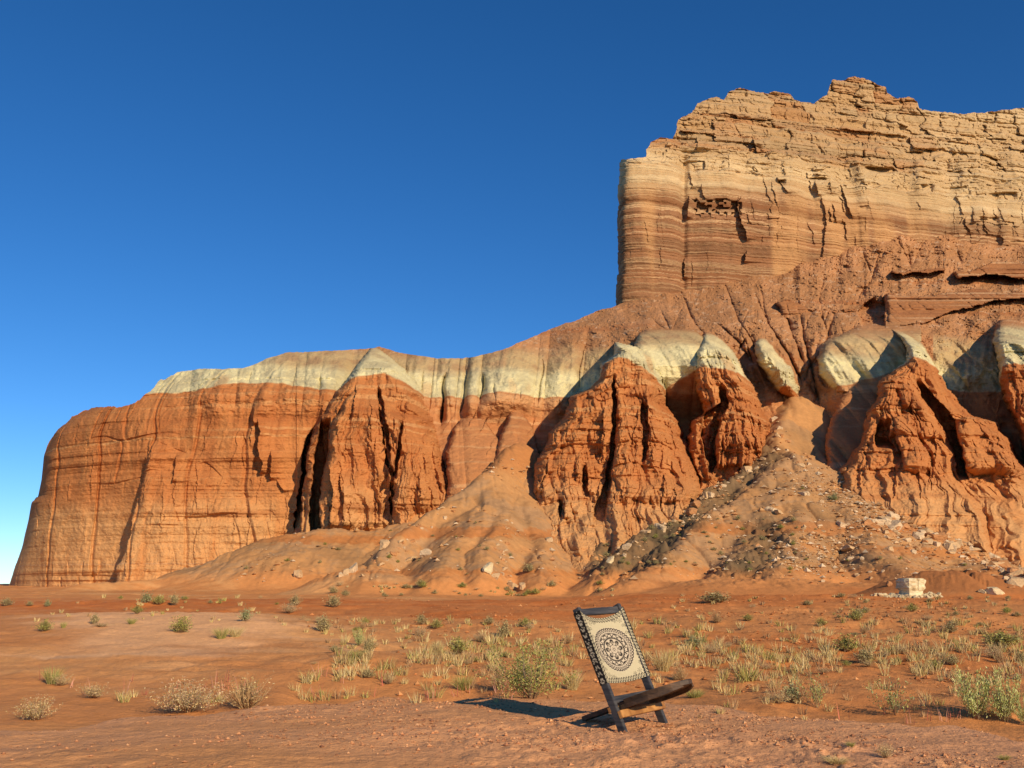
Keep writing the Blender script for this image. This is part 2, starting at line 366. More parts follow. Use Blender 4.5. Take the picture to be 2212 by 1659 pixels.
# buttresses: left edge, right edge (top to bottom), front depth by height, left drop, left roll px, right drop, right roll px
SPURS = [
 dict(n='S0b', L=[(330, 880), (318, 940), (312, 1000), (300, 1060), (285, 1130), (273, 1190), (250, 1230), (246, 1300)], R=[(640, 880), (690, 1300)],
      D=[(880, 153.5), (1000, 150), (1100, 148), (1300, 146)], al=4.5, rl=3, ar=3, rr=200, top=(870, 1010)),
 dict(n='S1a', L=[(800, 752), (770, 790), (735, 835), (719, 850), (700, 885), (688, 905), (672, 939), (660, 955), (656, 985), (650, 1050), (640, 1110), (638, 1150), (638, 1300)],
      R=[(818, 752), (850, 775), (875, 800), (911, 845), (930, 890), (949, 935), (964, 966), (970, 1003), (990, 1049), (1010, 1100), (1030, 1300)],
      D=[(750, 162), (800, 149), (850, 145.5), (950, 143), (1050, 142), (1300, 139)], al=9, rl=4, ar=13, rr=46),
 dict(n='S1b', L=[(790, 800), (745, 860), (728, 890), (719, 913), (712, 945), (708, 975), (697, 1020), (692, 1056), (692, 1139), (690, 1300)],
      R=[(800, 800), (870, 900), (930, 1000), (960, 1100), (960, 1300)],
      D=[(800, 149), (880, 141.5), (950, 140), (1050, 138.5), (1300, 136)], al=6, rl=4, ar=3, rr=90),
 dict(n='S1c', L=[(872, 880), (870, 924), (866, 960), (862, 988), (851, 1041), (847, 1109), (845, 1300)],
      R=[(900, 880), (945, 960), (975, 1030), (1000, 1100), (1010, 1300)],
      D=[(880, 144.5), (950, 141), (1050, 137.5), (1300, 134)], al=3.5, rl=3, ar=7, rr=60),
 # alcove ribs
 dict(n='A1', L=[(1000, 905), (975, 930), (968, 960), (966, 1000), (966, 1100)], R=[(1040, 905), (1090, 960), (1100, 1000), (1120, 1100)],
      D=[(905, 151), (1000, 140), (1100, 134)], al=2.5, rl=4, ar=2, rr=60),
 dict(n='A2', L=[(1108, 885), (1098, 905), (1085, 935), (1075, 960), (1068, 1000), (1040, 1050)], R=[(1120, 885), (1150, 920), (1160, 960), (1150, 1050)],
      D=[(885, 152), (960, 143), (1050, 134)], al=4, rl=3, ar=4, rr=50),
 # second great buttress
 dict(n='S2', L=[(1328, 739), (1326, 769), (1304, 784), (1296, 815), (1274, 841), (1234, 856), (1228, 880), (1217, 905), (1190, 935), (1176, 965), (1156, 988), (1147, 1019), (1147, 1055), (1141, 1085), (1128, 1120), (1095, 1200), (1070, 1300)],
      R=[(1334, 739), (1378, 750), (1412, 772), (1434, 812), (1438, 875), (1466, 910), (1475, 943), (1509, 999), (1524, 1059), (1560, 1300)],
      D=[(739, 139), (775, 136), (850, 133), (950, 130), (1050, 126.5), (1090, 124), (1140, 118.5), (1300, 100)], al=17, rl=4, ar=13, rr=40),
 dict(n='S2b', L=[(1329, 800), (1326, 840), (1331, 880), (1329, 930), (1323, 975), (1312, 1030), (1306, 1071), (1309, 1136), (1305, 1300)],
      R=[(1370, 800), (1430, 900), (1490, 1000), (1510, 1060), (1520, 1300)],
      D=[(800, 134), (880, 131), (950, 128.3), (1050, 124), (1090, 121.8), (1140, 116.5), (1300, 98)], al=4.5, rl=3, ar=7, rr=70),
 dict(n='S2c', L=[(1395, 850), (1388, 880), (1392, 930), (1385, 990), (1388, 1050)], R=[(1400, 850), (1440, 900), (1465, 960), (1480, 1050)],
      D=[(850, 132), (930, 128.5), (1000, 125.5), (1050, 124.3)], al=3, rl=3, ar=5, rr=50),
 dict(n='S3', L=[(1521, 717), (1505, 759), (1499, 795), (1501, 839), (1517, 875), (1513, 895), (1497, 907), (1481, 943), (1482, 975), (1492, 1005), (1500, 1030), (1500, 1300)],
      R=[(1533, 717), (1560, 735), (1593, 771), (1609, 807), (1625, 831), (1641, 875), (1663, 915), (1662, 950), (1660, 985), (1700, 1300)],
      D=[(717, 160), (728, 151), (755, 143), (795, 139), (900, 136), (1000, 132.5), (1300, 128)], al=13, rl=4, ar=10, rr=36),
 dict(n='S3b', L=[(1560, 830), (1552, 870), (1545, 905), (1548, 950), (1540, 1030)], R=[(1575, 830), (1610, 880), (1640, 940), (1650, 1030)],
      D=[(830, 138), (905, 134), (1000, 130.5), (1030, 130)], al=4, rl=3, ar=4, rr=50),
 dict(n='S4', L=[(1637, 727), (1629, 743), (1632, 770), (1640, 792), (1661, 819), (1673, 843), (1700, 868)],
      R=[(1645, 727), (1657, 733), (1681, 763), (1709, 795), (1721, 819), (1741, 851), (1745, 868)],
      D=[(727, 161), (745, 153), (760, 150), (800, 149), (835, 151), (868, 157)], al=9, rl=7, ar=9, rr=34),
 dict(n='S5', L=[(1850, 704), (1790, 735), (1777, 743), (1765, 775), (1769, 807), (1781, 826), (1800, 846)], R=[(1990, 704), (1990, 735), (1960, 775), (1930, 820), (1880, 846)],
      D=[(704, 170), (722, 161), (740, 157), (780, 153.5), (824, 151), (846, 150)], al=8, rl=8, ar=1, rr=60),
 dict(n='S6z', L=[(1850, 800), (1841, 815), (1810, 870), (1788, 923), (1780, 960), (1783, 1020), (1783, 1060)], R=[(1990, 800), (1990, 900), (1990, 1060)],
      D=[(800, 153), (850, 148.5), (930, 139), (1020, 130), (1060, 127)], al=4, rl=5, ar=1, rr=60),
 dict(n='S2w', L=[(1396, 709), (1378, 725), (1368, 745), (1380, 790), (1410, 822), (1425, 870), (1435, 960)], R=[(1500, 713), (1530, 740), (1530, 780), (1530, 960)],
      D=[(709, 166), (725, 156), (745, 149), (790, 144), (815, 145), (900, 152), (960, 154)], al=7, rl=6, ar=2, rr=30),
 dict(n='S6', L=[(1915, 708), (1935, 722), (1957, 745), (1959, 779), (1933, 797), (1901, 823), (1893, 859), (1873, 887), (1867, 927), (1850, 965), (1815, 1010), (1801, 1040), (1790, 1300)],
      R=[(1935, 708), (1993, 743), (2025, 803), (2049, 835), (2073, 875), (2105, 899), (2153, 911), (2161, 931), (2181, 947), (2197, 987), (2230, 1020), (2250, 1300)],
      D=[(708, 164), (722, 152), (745, 140), (779, 135), (850, 132.5), (950, 128.5), (1050, 123), (1130, 117), (1300, 105)], al=14, rl=4, ar=8, rr=34),
 dict(n='S6a', L=[(1957, 760), (1955, 800), (1905, 825), (1896, 859), (1876, 890), (1870, 927), (1855, 965), (1830, 1010), (1815, 1050), (1810, 1300)],
      R=[(1960, 760), (1975, 819), (2010, 880), (2041, 927), (2063, 975), (2069, 1027), (2097, 1067), (2133, 1115), (2170, 1300)],
      D=[(760, 135.5), (850, 129.5), (950, 125), (1050, 119), (1130, 112), (1300, 98)], al=4, rl=5, ar=7, rr=24),
 dict(n='S6c', L=[(1925, 900), (1935, 940), (1948, 990), (1950, 1040)], R=[(1960, 900), (1985, 940), (2010, 990), (2020, 1040)],
      D=[(900, 125.5), (940, 122.2), (990, 120), (1040, 117.5)], al=3.5, rl=3, ar=2, rr=40, ),
 dict(n='S6d', L=[(2062, 905), (2068, 960), (2078, 1000), (2100, 1040)], R=[(2120, 905), (2175, 960), (2200, 1000), (2215, 1040)],
      D=[(905, 127.5), (1000, 122.5), (1040, 121)], al=3.5, rl=4, ar=3, rr=40),
 dict(n='S7', L=[(2158, 690), (2150, 700), (2146, 745), (2157, 775), (2160, 840), (2175, 880), (2192, 910), (2205, 960), (2215, 1050), (2220, 1300)], R=[(2190, 690), (2340, 760), (2340, 1300)],
      D=[(690, 168), (715, 152), (745, 140), (800, 135), (950, 131), (1300, 120)], al=18, rl=5, ar=3, rr=60),
 # ledges on the hillside
 dict(n='L1', L=[(1675, 657), (1682, 664), (1690, 690)], R=[(1850, 648), (1855, 670), (1845, 690)], D=[(645, 190), (690, 184)], al=3, rl=3, ar=4, rr=8),
 dict(n='L2', L=[(1905, 629), (1912, 640), (1914, 700), (1914, 712)], R=[(2160, 628), (2300, 640), (2300, 712)], D=[(626, 194), (660, 184), (712, 170)], al=14, rl=2, ar=2, rr=60),
 dict(n='L3', L=[(1918, 581), (1925, 590), (1940, 600)], R=[(2040, 578), (2040, 590), (2020, 600)], D=[(575, 208), (600, 206)], al=2, rl=3, ar=3, rr=8),
 dict(n='L4', L=[(2054, 573), (2056, 585), (2066, 606)], R=[(2340, 575), (2340, 580), (2340, 606)], D=[(570, 209), (606, 202)], al=7, rl=2, ar=2, rr=60),
 dict(n='L5', L=[(1392, 672), (1388, 678), (1386, 690)], R=[(1425, 668), (1440, 676), (1450, 690)], D=[(665, 198), (690, 194)], al=3, rl=3, ar=3, rr=20),
]
GOUGES = [
 ([(672, 925), (655, 955), (648, 1050), (636, 1110), (634, 1150)], [(678, 925), (669, 955), (663, 1010), (655, 1060), (652, 1150)], 7),
 ([(693, 905), (684, 960), (676, 1010), (670, 1080), (668, 1150)], [(716, 905), (709, 975), (697, 1020), (692, 1056), (692, 1150)], 6.5),
 ([(812, 835), (818, 880), (824, 928), (834, 1000), (842, 1050), (841, 1110)], [(820, 835), (831, 880), (840, 930), (846, 1003), (851, 1045), (850, 1112)], 3.2),
 ([(1322, 811), (1322, 875), (1320, 928), (1314, 985), (1304, 1041), (1286, 1085), (1280, 1112)], [(1330, 811), (1334, 875), (1331, 928), (1327, 981), (1320, 1041), (1311, 1109), (1302, 1128)], 3.6),
 ([(1208, 1078), (1206, 1112)], [(1222, 1078), (1220, 1120)], 3.5),
 ([(1976, 822), (1992, 860), (2020, 900), (2045, 945), (2060, 985), (2068, 1025)], [(1990, 822), (2024, 860), (2062, 907), (2076, 967), (2084, 1000), (2092, 1035)], 4.5),
 ([(1550, 835), (1554, 870), (1520, 890), (1512, 940), (1530, 1020)], [(1567, 835), (1573, 880), (1560, 900), (1547, 950), (1546, 1000), (1542, 1024)], 4.5),
 ([(1385, 860), (1382, 900), (1388, 960), (1386, 1000)], [(1399, 860), (1402, 900), (1403, 950), (1396, 1000)], 3),
 ([(862, 905), (860, 935), (853, 985), (846, 1030)], [(874, 905), (869, 935), (862, 990), (854, 1035)], 3.5),
 ([(1257, 1000), (1255, 1040), (1262, 1072)], [(1268, 1000), (1270, 1040), (1272, 1072)], 2.5),
 ([(1900, 905), (1890, 935), (1893, 965)], [(1925, 905), (1922, 940), (1935, 968)], 5),
 ([(1945, 870), (1948, 895)], [(1968, 875), (1975, 895)], 3),
 ([(1890, 640), (1866, 655), (1850, 672), (1860, 690)], [(1912, 640), (1912, 660), (1913, 690), (1914, 706)], 9),
]
_hr = random.Random(12); HGUL = []
for _g in [[(1560, 600), (1590, 680), (1640, 760), (1690, 830), (1745, 900)], [(1640, 615), (1660, 700), (1700, 760), (1735, 830)], [(1722, 640), (1735, 720), (1755, 800), (1770, 880)],
           [(1478, 640), (1500, 700), (1540, 735), (1590, 770)], [(1810, 660), (1790, 720), (1770, 780)], [(1860, 690), (1830, 740), (1800, 790)], [(1540, 690), (1590, 735), (1630, 790)],
           [(1690, 660), (1712, 720), (1740, 790)], [(1400, 680), (1420, 700), (1450, 722)], [(1900, 540), (1885, 600), (1850, 650)], [(1960, 530), (1968, 580)], [(2060, 540), (2080, 575)], [(1780, 590), (1770, 650), (1780, 700)]]:
    HGUL.append((_g, _hr.uniform(1.4, 2.6), _hr.uniform(2.5, 4.0)))
    for _q in range(3):
        _k = _hr.randrange(len(_g)-1); _x, _y = _g[_k+1]; _s = _hr.choice((-1, 1)); _l = _hr.uniform(35, 80)
        HGUL.append(([(_x+_s*_l*.45, _y-_l), (_x+_s*_l*.15, _y-_l*.4), (_x, _y)], _hr.uniform(.7, 1.4), 2.5))
def build_lower():
    NC = 1460; NR = 485
    x1 = np.linspace(20, 2330, NC)
    ytop = np.interp(x1, [p[0] for p in SKY_B], [p[1] for p in SKY_B])
    rough = fbma(x1*.05, x1*0, 51, 5, .6)
    ytop = ytop+rough*np.interp(x1, [20, 300, 420, 900, 1000, 1300], [7, 8, 3, 2.0, 2.5, 3.5])
    t = np.linspace(0, 1, NR)[:, None]
    y = np.maximum(1290+(474-1290)*t, ytop[None])
    x = np.broadcast_to(x1[None], y.shape).copy()
    A, E = ae(x, y)
    # back surface, from a smoothed depth table
    cols = np.array(sorted(BD), float); G = np.array([BD[int(c)] for c in cols], float)
    tx = np.arange(0, 2344, 4.0); ty = np.arange(400, 1304, 4.0)
    T1 = np.stack([np.interp(ty, BY, G[i]) for i in range(len(cols))], 1)
    T = np.stack([np.interp(tx, cols, T1[i]) for i in range(len(ty))], 0)
    T = box_blur(T, 6)
    fx = np.clip(x/4, 0, len(tx)-1.001); fy = np.clip((y-400)/4, 0, len(ty)-1.001)
    ix = fx.astype(int); iy = fy.astype(int); fx -= ix; fy -= iy
    D = (T[iy, ix]*(1-fx)+T[iy, ix+1]*fx)*(1-fy)+(T[iy+1, ix]*(1-fx)+T[iy+1, ix+1]*fx)*fy
    # round the far left end of the wall away
    left = np.interp(y, [880, 905, 935, 985, 1070, 1085, 1120, 1180, 1250, 1300], [200, 150, 118, 95, 84, 68, 62, 48, 24, 18])
    D = D+9*np.exp(-np.maximum(x-left, 0)/7)+3.5*np.exp(-np.maximum(x-left, 0)/60)
    # white cap scallops on the back walls (rounded lobes between rills)
    lob = np.abs(vn(x*.020+.4, y*.002, 61)); lob2 = np.abs(vn(x*.055, y*.006, 62))
    cap = sst(925, 850, y)*sst(690, 740, y)
    for (x0, wd_, a_) in ((1090, 85, 12), (965, 34, 6), (1010, 24, 5), (1205, 50, 6), (905, 34, 4), (600, 90, 4), (470, 60, 3), (705, 50, 4), (1470, 60, 4), (1850, 60, 5)):
        D = D-cap*a_*np.clip(1-((x-x0-.10*(850-y))/wd_)**2, 0, 1)**.8
    D = D+cap*sst(330, 420, x)*(1.1*fbm(x*.03, y*.02, 60, 4)+.35*vn(x*.11+.02*y, y*.02, 59)+.5*fbm(x*.08, y*.12, 62, 4, .6))
    for (x0, a_, w_, ya, yb) in ((912, 3, 4, 790, 880), (958, 8, 5, 800, 925), (1000, 3.5, 4, 790, 900), (1037, 6, 4, 800, 880), (1066, 2.5, 3, 820, 870), (1120, 2, 3, 830, 870), (1163, 4, 5, 770, 880), (1250, 3, 5, 730, 860), (689, 3, 4, 800, 860), (532, 2, 5, 790, 840), (630, 2, 8, 770, 850)):
        xc = x0+.12*(860-y)+5*vn(y*.03, y*0+x0, 30); dd = x-xc
        D = D+.55*a_*sst(ya, ya+30, y)*sst(yb, yb-25, y)*(np.exp(-np.abs(dd)/w_)+.5*np.where(dd < 0, np.exp(dd/(w_*5)), 0))
    # rills of the hillside above
    hill = sst(780, 700, y)*sst(1000, 1250, x)
    wx = x+9*fbm(x*.008, y*.02, 63, 3)-(y-600)*.25
    gx = x+14*fbm(x*.012, y*.012, 63, 4)+(y-620)*.12*np.sign(x-1650)*sst(0, 200, np.abs(x-1650))
    gm = sst(1300, 1480, x)*.8+.2
    D = D-hill*2.6*gm*ridg(gx*.011+.2, y*.004, 34, 2)
    gw = x+5*fbm(x*.03, y*.03, 64, 4, .6)
    for (pts, a_, wd_) in HGUL:
        g0, g1 = pts[0][1], pts[-1][1]; m = (y > g0-4) & (y < g1+4)
        xc = np.interp(y[m], [p[1] for p in pts], [p[0] for p in pts]); dd = np.abs(gw[m]-xc)
        D[m] += a_*sst(g0-4, g0+30, y[m])*sst(g1+4, g1-20, y[m])*(np.exp(-dd/wd_)+.5*np.exp(-dd/(wd_*4)))
    D = D+hill*gm*.4*np.exp(-np.abs(vn(gx*.09, y*.03, 57))/.12)*sst(0, .3, vn(x*.02, y*.02, 56))
    D = D+hill*(3.2*fbm(x*.012, y*.018, 66, 3)+.9*fbm(x*.05, y*.12, 67, 5, .6))
    hx = (x-1106)*.09; hz = y*.09
    D = D+hill*(1.1*fbm(hx*.6, hz*1.6, 36, 5, .65)-.5*np.maximum(0, fbm(hx*2.5, hz*5, 35, 2)-.25)*3)
    # thin broken ledges crossing the hillside
    zl = HC+E*D+1.2*fbm(x*.01, y*.01, 68, 3)
    for (z0, b, sd_) in ((45.5, .7, 1), (50, .9, 2), (54.5, 1.2, 3), (59.5, 1.0, 4), (66, 1.2, 5)):
        D = D+hill*b*sst(-.15, .15, zl-z0)*sst(.05, .3, fbm(x*.012, y*.0+sd_, 69+sd_, 3))
    DB = D.copy()
    capw = ((x < 1545+8*fbm(y*.03, x*.02, 44, 3)) | (x > 2015))*1.0
    kind = np.zeros(D.shape)        # 1 where a buttress stands
    wobx = 7*fbm(x*.028, y*.045, 52, 4, .6); woby = 4*fbm(x*.04, y*.04, 53, 3)
    for s in SPURS:
        small = s['n'][0] in 'L'
        xl = np.interp(y, [p[1] for p in s['L']], [p[0] for p in s['L']])
        xr = np.interp(y, [p[1] for p in s['R']], [p[0] for p in s['R']])
        y0 = max(s['L'][0][1], s['R'][0][1]); y1 = min(s['L'][-1][1], s['R'][-1][1])
        k = .7 if small else 1
        xx = x+wobx*k
        if s['n'] in ('S2', 'S3', 'S6', 'S1a', 'S4', 'S5', 'S2w', 'S7'):
            k2 = sst(y0, y0+60, y); xx = x+wobx*(.25+.75*k2)+2.6*fbm(x*.11, y*.11, 37, 3)
        m = (xx > xl) & (xx < xr) & (y > y0+((woby*1.6+14*vn(x*.013, x*0+y0, 32)*sst(y0+60, y0+20, y)) if small else 0)) & (y < y1+(9*fbm(x*.03, x*0, 38, 3)-14*np.abs(vn(x*.011, x*0+y1, 31)) if small else 0))
        if s['n'] == 'L2':
            m &= (y > np.interp(x, [1905, 1925, 1980, 2010, 2060, 2100, 2140, 2212], [642, 628, 629, 636, 631, 623, 630, 634])+woby) & (y < np.interp(x, [1905, 1950, 2010, 2080, 2140, 2212], [708, 708, 692, 668, 652, 642])+1.5*woby)
        if s['n'] == 'L4':
            m &= y < np.interp(x, [2050, 2090, 2130, 2212], [600, 608, 590, 604])+woby
        if not m.any(): continue
        dl = xx-xl; dr = xr-xx
        F = np.interp(y, [p[0] for p in s['D']], [p[1] for p in s['D']])
        Ds = F+s['al']*(.25+.75*sst(1120, 1050, y))*np.exp(-np.maximum(dl, 0)/(s['rl']*(1+2.5*sst(1040, 1120, y))))+s['ar']*np.clip(1-dr/s['rr'], 0, 1)**2
        if 'top' in s: Ds = Ds+(1-sst(s['top'][0], s['top'][1], y))*3
        # fade the foot of short ribs back into the wall
        if y1 < 1100 and not small and not s['n'] in ('S4', 'S5'): Ds = Ds+sst(y1-35, y1, y)*5
        if s['n'] in ('S1a', 'S1b', 'S1c', 'S2', 'S2b', 'S3', 'S3b', 'S6', 'S6a', 'S7'):
            u = dl/np.maximum(xr-xl, 8); sc = sst(y0+10, y0+140, y)*np.interp(y, [y0, y1], [.5, 1.2]); sd_ = sum(map(ord, s['n']))
            uw = u+.10*fbm(x*.012, y*.02, sd_, 3)
            Ds = Ds-sc*(1.9*ridg(uw*2.7+sd_, y*.003, sd_+1, 2)+1.15*ridg(uw*7+sd_, y*.006, sd_+2, 2)+.5*ridg(uw*17+sd_, y*.01, sd_+3, 2))+sc*.9
        new = np.where(m, np.minimum(D, Ds), D)
        capw = np.where(m & (Ds < D), 0 if s['n'] == 'S6z' else 1, capw)
        kind = np.where(m & (Ds < D) & (not small), 0 if s['n'] in ('S2w', 'S5', 'S6z', 'A1', 'A2') else 1, kind); D = new
    for (L_, R_, dp) in GOUGES:
        gl = np.interp(y, [p[1] for p in L_], [p[0] for p in L_]); gr = np.interp(y, [p[1] for p in R_], [p[0] for p in R_])
        g0 = min(L_[0][1], R_[0][1]); g1 = max(L_[-1][1], R_[-1][1])
        xx = x+.5*wobx+2.5*vn(y*.09, x*0+dp, 50)
        D = D+dp*sst(0, 2.5, xx-gl)*sst(0, 2.0, gr-xx)*sst(g0-6, g0+25, y)*sst(g1+4, g1-12, y)
    ledm = np.where((DB-D > .8) & (y < 712), 1.0, 0)
    Zb = HC+E*D; Xb = A*D
    # fluting, bedding, flakes on the rock walls
    wall = np.clip(sst(41, 33, Zb)*(np.maximum(kind, sst(740, 700, x))), 0, 1)
    spr = kind*sst(38, 33, Zb)
    alc = sst(41, 33, Zb)*(1-wall)
    yw = Zb; amp = np.where(x < 640, .55, 1.0)
    fl = ridg(Xb*.10+.5*fbm(Xb*.05, yw*.05, 70, 2), yw*.018+D*.0, 71, 2)
    fl2 = ridg(Xb*.42+.6*fbm(Xb*.2, yw*.2, 72, 2), yw*.05, 73, 3)
    low = sst(34, 25, Zb)
    D = D-wall*amp*(.9*fl+.55*fl2*low*(.5+.5*vn(Xb*.08, yw*.12, 60)))
    bed = fbma(Xb*.006, Zb*.75, 74, 3); bed2 = fbma(Xb*.03+4, Zb*2.6+.2*fbm(Xb*.1, Zb*.1, 75, 2), 76, 2)
    bedm = .35+.65*sst(-.2, .4, vn(Xb*.045, Zb*.16, 77))
    D = D-(wall+.5*alc+.5*spr)*bedm*(.5*np.sign(bed)*np.abs(bed)**.6+.22*bed2)
    off, ed = blocks(Xb+1.5*fbm(Xb*.2, Zb*.2, 78, 2), Zb+.3*fbm(Xb*.2, Zb*.3, 79, 2), 4.5, 2.4, 3)
    bm = wall*sst(.05, .5, vn(Xb*.06+9, Zb*.09, 80))
    D = D-bm*(.5*off)*sst(0, .3, ed)
    kx = Xb+3*fbm(Xb*.07, Zb*.05, 39, 4); kz = Zb+5*fbm(Xb*.05+9, Zb*.05, 40, 3)
    ot, et = blocks(kx, kz*.5+7, 7.5, 60.0, 41); ou, eu = blocks(kx, kz+3, 4.0, 7.0, 42)
    lw = wall*sst(720, 640, x)
    D = D-lw*(1.5*ot*sst(0, .5, et)+.55*ou*sst(0, .25, eu)*sst(-.1, .4, vn(Xb*.05, Zb*.1, 43)))+lw
    # craggy knobs of the buttresses, rounded, each with a shaded left side
    kx = Xb+2.2*fbm(Xb*.16, Zb*.12, 55, 4); kz = Zb+2.5*fbm(Xb*.12+9, Zb*.12, 56, 4)
    oa, ea = blocks(kx, kz, 5.0, 9.0, 31); ob, eb = blocks(kx+2, kz+3, 2.2, 3.6, 32); oc, ec = blocks(kx, kz, 1.0, 1.6, 33)
    ws = (spr*sst(640, 1200, x)+.35*spr)*(1-sst(1740, 1800, x)*sst(15, 8, Zb))
    D = D-ws*(.7*oa*sst(0, .9, ea)+.5*ob*sst(0, .3, eb)+.3*oc*sst(0, .15, ec))+ws*.8-ws*.35*fbm(Xb*.8, Zb*.9, 49, 4, .6)
    D = D-ledm*(1.2*bed+.5*bed2+.9*fbma(Xb*.12, Zb*.02, 48, 4)+.5*ob*sst(0, .4, eb))
    D = D+wall*.5*fbm(Xb*.33, Zb*.33, 81, 5, .55)+alc*.8*fbm(Xb*.2, Zb*.25, 82, 5)
    D = D+alc*.7*ridg(Xb*.33+.04*Zb, Zb*.05, 83, 2)
    D = D+(1-wall-alc)*.35*fbm(Xb*.3, Zb*.5, 84, 4)
    capm = sst(31, 33, Zb)*sst(44, 39, Zb)*sst(1330, 1370, x)
    D = D+capm*(.9*vn(Xb*.5+.15*Zb+.3*fbm(Xb*.3, Zb*.3, 47, 2), Zb*.06, 46)+.5*vn(Xb*1.3+.3*Zb, Zb*.12, 33)+.5*fbm(Xb*.45, Zb*.6, 45, 5, .6))
    cr = [([(554, 905), (560, 930), (556, 965), (566, 1000), (562, 1025)], 2.2, 26), ([(586, 975), (583, 1035)], 1.6, 20), ([(545, 880), (548, 915)], 1.0, 20),
          ([(380, 985), (376, 1010), (372, 1040)], 1.2, 40), ([(600, 1040), (612, 1060)], .8, 20), ([(817, 841), (822, 880), (828, 928), (837, 1003), (843, 1045), (847, 1109)], 2.2, 18),
          ([(1217, 1080), (1212, 1110), (1216, 1118)], 2.2, 22), ([(1265, 1000), (1262, 1030), (1270, 1070)], 1.4, 20), ([(1305, 880), (1300, 960)], 1.6, 18),
          ([(700, 970), (718, 1060), (712, 1140)], 2.0, 30), ([(730, 1020), (742, 1070), (738, 1140)], 1.2, 30), ([(770, 830), (760, 900)], 1.0, 20)]
    cr += rand_cracks(34, (90, 890, 640, 1200), 25, 110, .12, .4, 5, .12)
    cr += rand_cracks(26, (690, 850, 960, 1080), 25, 110, .2, .7, 6)
    cr += rand_cracks(30, (1180, 860, 1640, 1080), 20, 90, .2, .8, 8, .1)
    cr += rand_cracks(20, (1880, 840, 2230, 1080), 20, 80, .2, .8, 9)
    cr += rand_cracks(10, (960, 880, 1180, 960), 15, 50, .2, .7, 10, .5)
    D = cracks(D, x, y, cr)
    X = A*D; Z = HC+E*D
    # ---- colours from the bedding
    n = fbm(X*.12, Z*.2, 85, 4); n5 = fbm(X*.5, Z*.6, 86, 3)
    Zd = Z+.5*n+.25*n5
    c = mixc(PEACH, ORANGE, sst(9, 17, Zd+2.5*n))
    c = mixc(c, DEEP, sst(.1, .6, fbma(X*.004+3, Zd*.55, 87, 3))*.7*sst(6, 14, Zd))
    c = mixc(c, PEACH, sst(.42, .6, fbma(X*.004, Zd*1.6, 88, 2))*.75)
    c = mixc(c, C(.66, .44, .25), sst(.60, .68, fbma(X*.012, Z*3.1, 89, 2))*.8*sst(6, 3, Z)*sst(0, -30, X))
    c = mixc(c, DEEP, .5*sst(.1, .5, fbma(X*.7, Z*.03, 90, 3))*sst(12, 22, Z))
    c = mixc(c, C(.55, .23, .075), .6*sst(.1, .6, fbma(X*.5+7, Z*.05, 92, 3)))
    c = mixc(c, C(.50, .235, .10), alc*.55)
    c = mixc(c, C(.60, .33, .15), sst(.35, .55, fbma(X*.02, Zd*1.1, 93, 2))*.8*alc)
    ctop = np.interp(x, [0, 350, 420, 520, 600, 700, 760, 830, 900, 1200, 1340, 1430, 1500, 1560, 1660, 1790, 1960, 2080, 2212],
                     [31.5, 31.5, 31.4, 32.6, 32.3, 31, 32, 32.6, 31.0, 30.9, 32.4, 29.6, 32.2, 31.6, 31.2, 31, 32.6, 31.5, 31.5])
    wht = sst(-.15, .15, Z+.25*n5-ctop+.35*n)
    cr_ = mixc(CREAM, C(.53, .46, .26), sst(-.3, .4, n5))
    cr_ = mixc(cr_, C(.56, .30, .12), .45*sst(.35, .6, fbma(X*.35, Z*.12, 94, 3))*sst(35.5, 33.5, Z))
    wht = wht*box_blur(capw, 1)
    nocap = sst(31, 33, Z)*(1-capw)
    c = mixc(c, cr_, wht)
    c = mixc(c, C(.42, .215, .095), nocap)
    tanm = sst(35.2, 38.5, Z+.9*n)*sst(520, 640, x)
    c = mixc(c, mixc(TAN, C(.42, .27, .135), sst(-.2, .4, n5)), tanm*wht*(1-.6*kind))
    scr = sst(40.5, 45, Z+1.4*n)*sst(380, 560, x)
    sc = mixc(SCREE, C(.47, .235, .105), sst(-.3, .5, fbm(x*.03, y*.05, 95, 4)))
    sc = mixc(sc, DEEP, sst(.25, .55, fbma(X*.01, Zd*.5, 96, 3))*.45)
    sc = mixc(sc, C(.60, .42, .26), sst(.5, .6, fbm(X*.9, Z*1.6, 97, 2))*.5)
    ledge = sst(0.5, 3.0, DB-D)*sst(700, 690, y)
    sc = mixc(sc, mixc(mixc(ORANGE, BROWN, .45), mixc(DEEP, BROWN, .5), sst(-.2, .3, fbma(X*.01, Z*1.3, 98, 3))), ledge*.85)
    sc = mixc(sc, C(.60, .38, .20), ledge*sst(.35, .55, fbma(X*.01, Z*1.1, 99, 2))*.6)
    c = mixc(c, sc, np.maximum(scr, nocap))
    V = np.stack([X, D, Z], -1)
    # close the top and back: plateau running back and down from the skyline
    ext = []; ce = []
    for (dy, dz) in ((2, -.3), (8, -2.5), (30, -10), (60, -45)):
        p = V[-1].copy(); p[:, 0] += p[:, 0]*dy/p[:, 1]*1.0; p[:, 1] += dy; p[:, 2] += dz; ext.append(p); ce.append(c[-1])
    V = np.concatenate([V, np.array(ext)], 0); c = np.concatenate([c, np.array(ce)], 0)
    F = grid_faces(V.shape[0], V.shape[1])
    F = F[~degen(V.reshape(-1, 3)[F])]
    Zf = V.reshape(-1, 3)[F][:, :, 2].mean(1); Xf = V.reshape(-1, 3)[F][:, :, 0].mean(1)
    hl = (Zf > 41)
    for nm, mk in (('cliff', ~hl), ('hillside', hl)):
        o = link(nm, np_mesh(nm, V, F[mk], M_ROCK, c)); tag(o, kind='structure')
build_lower()

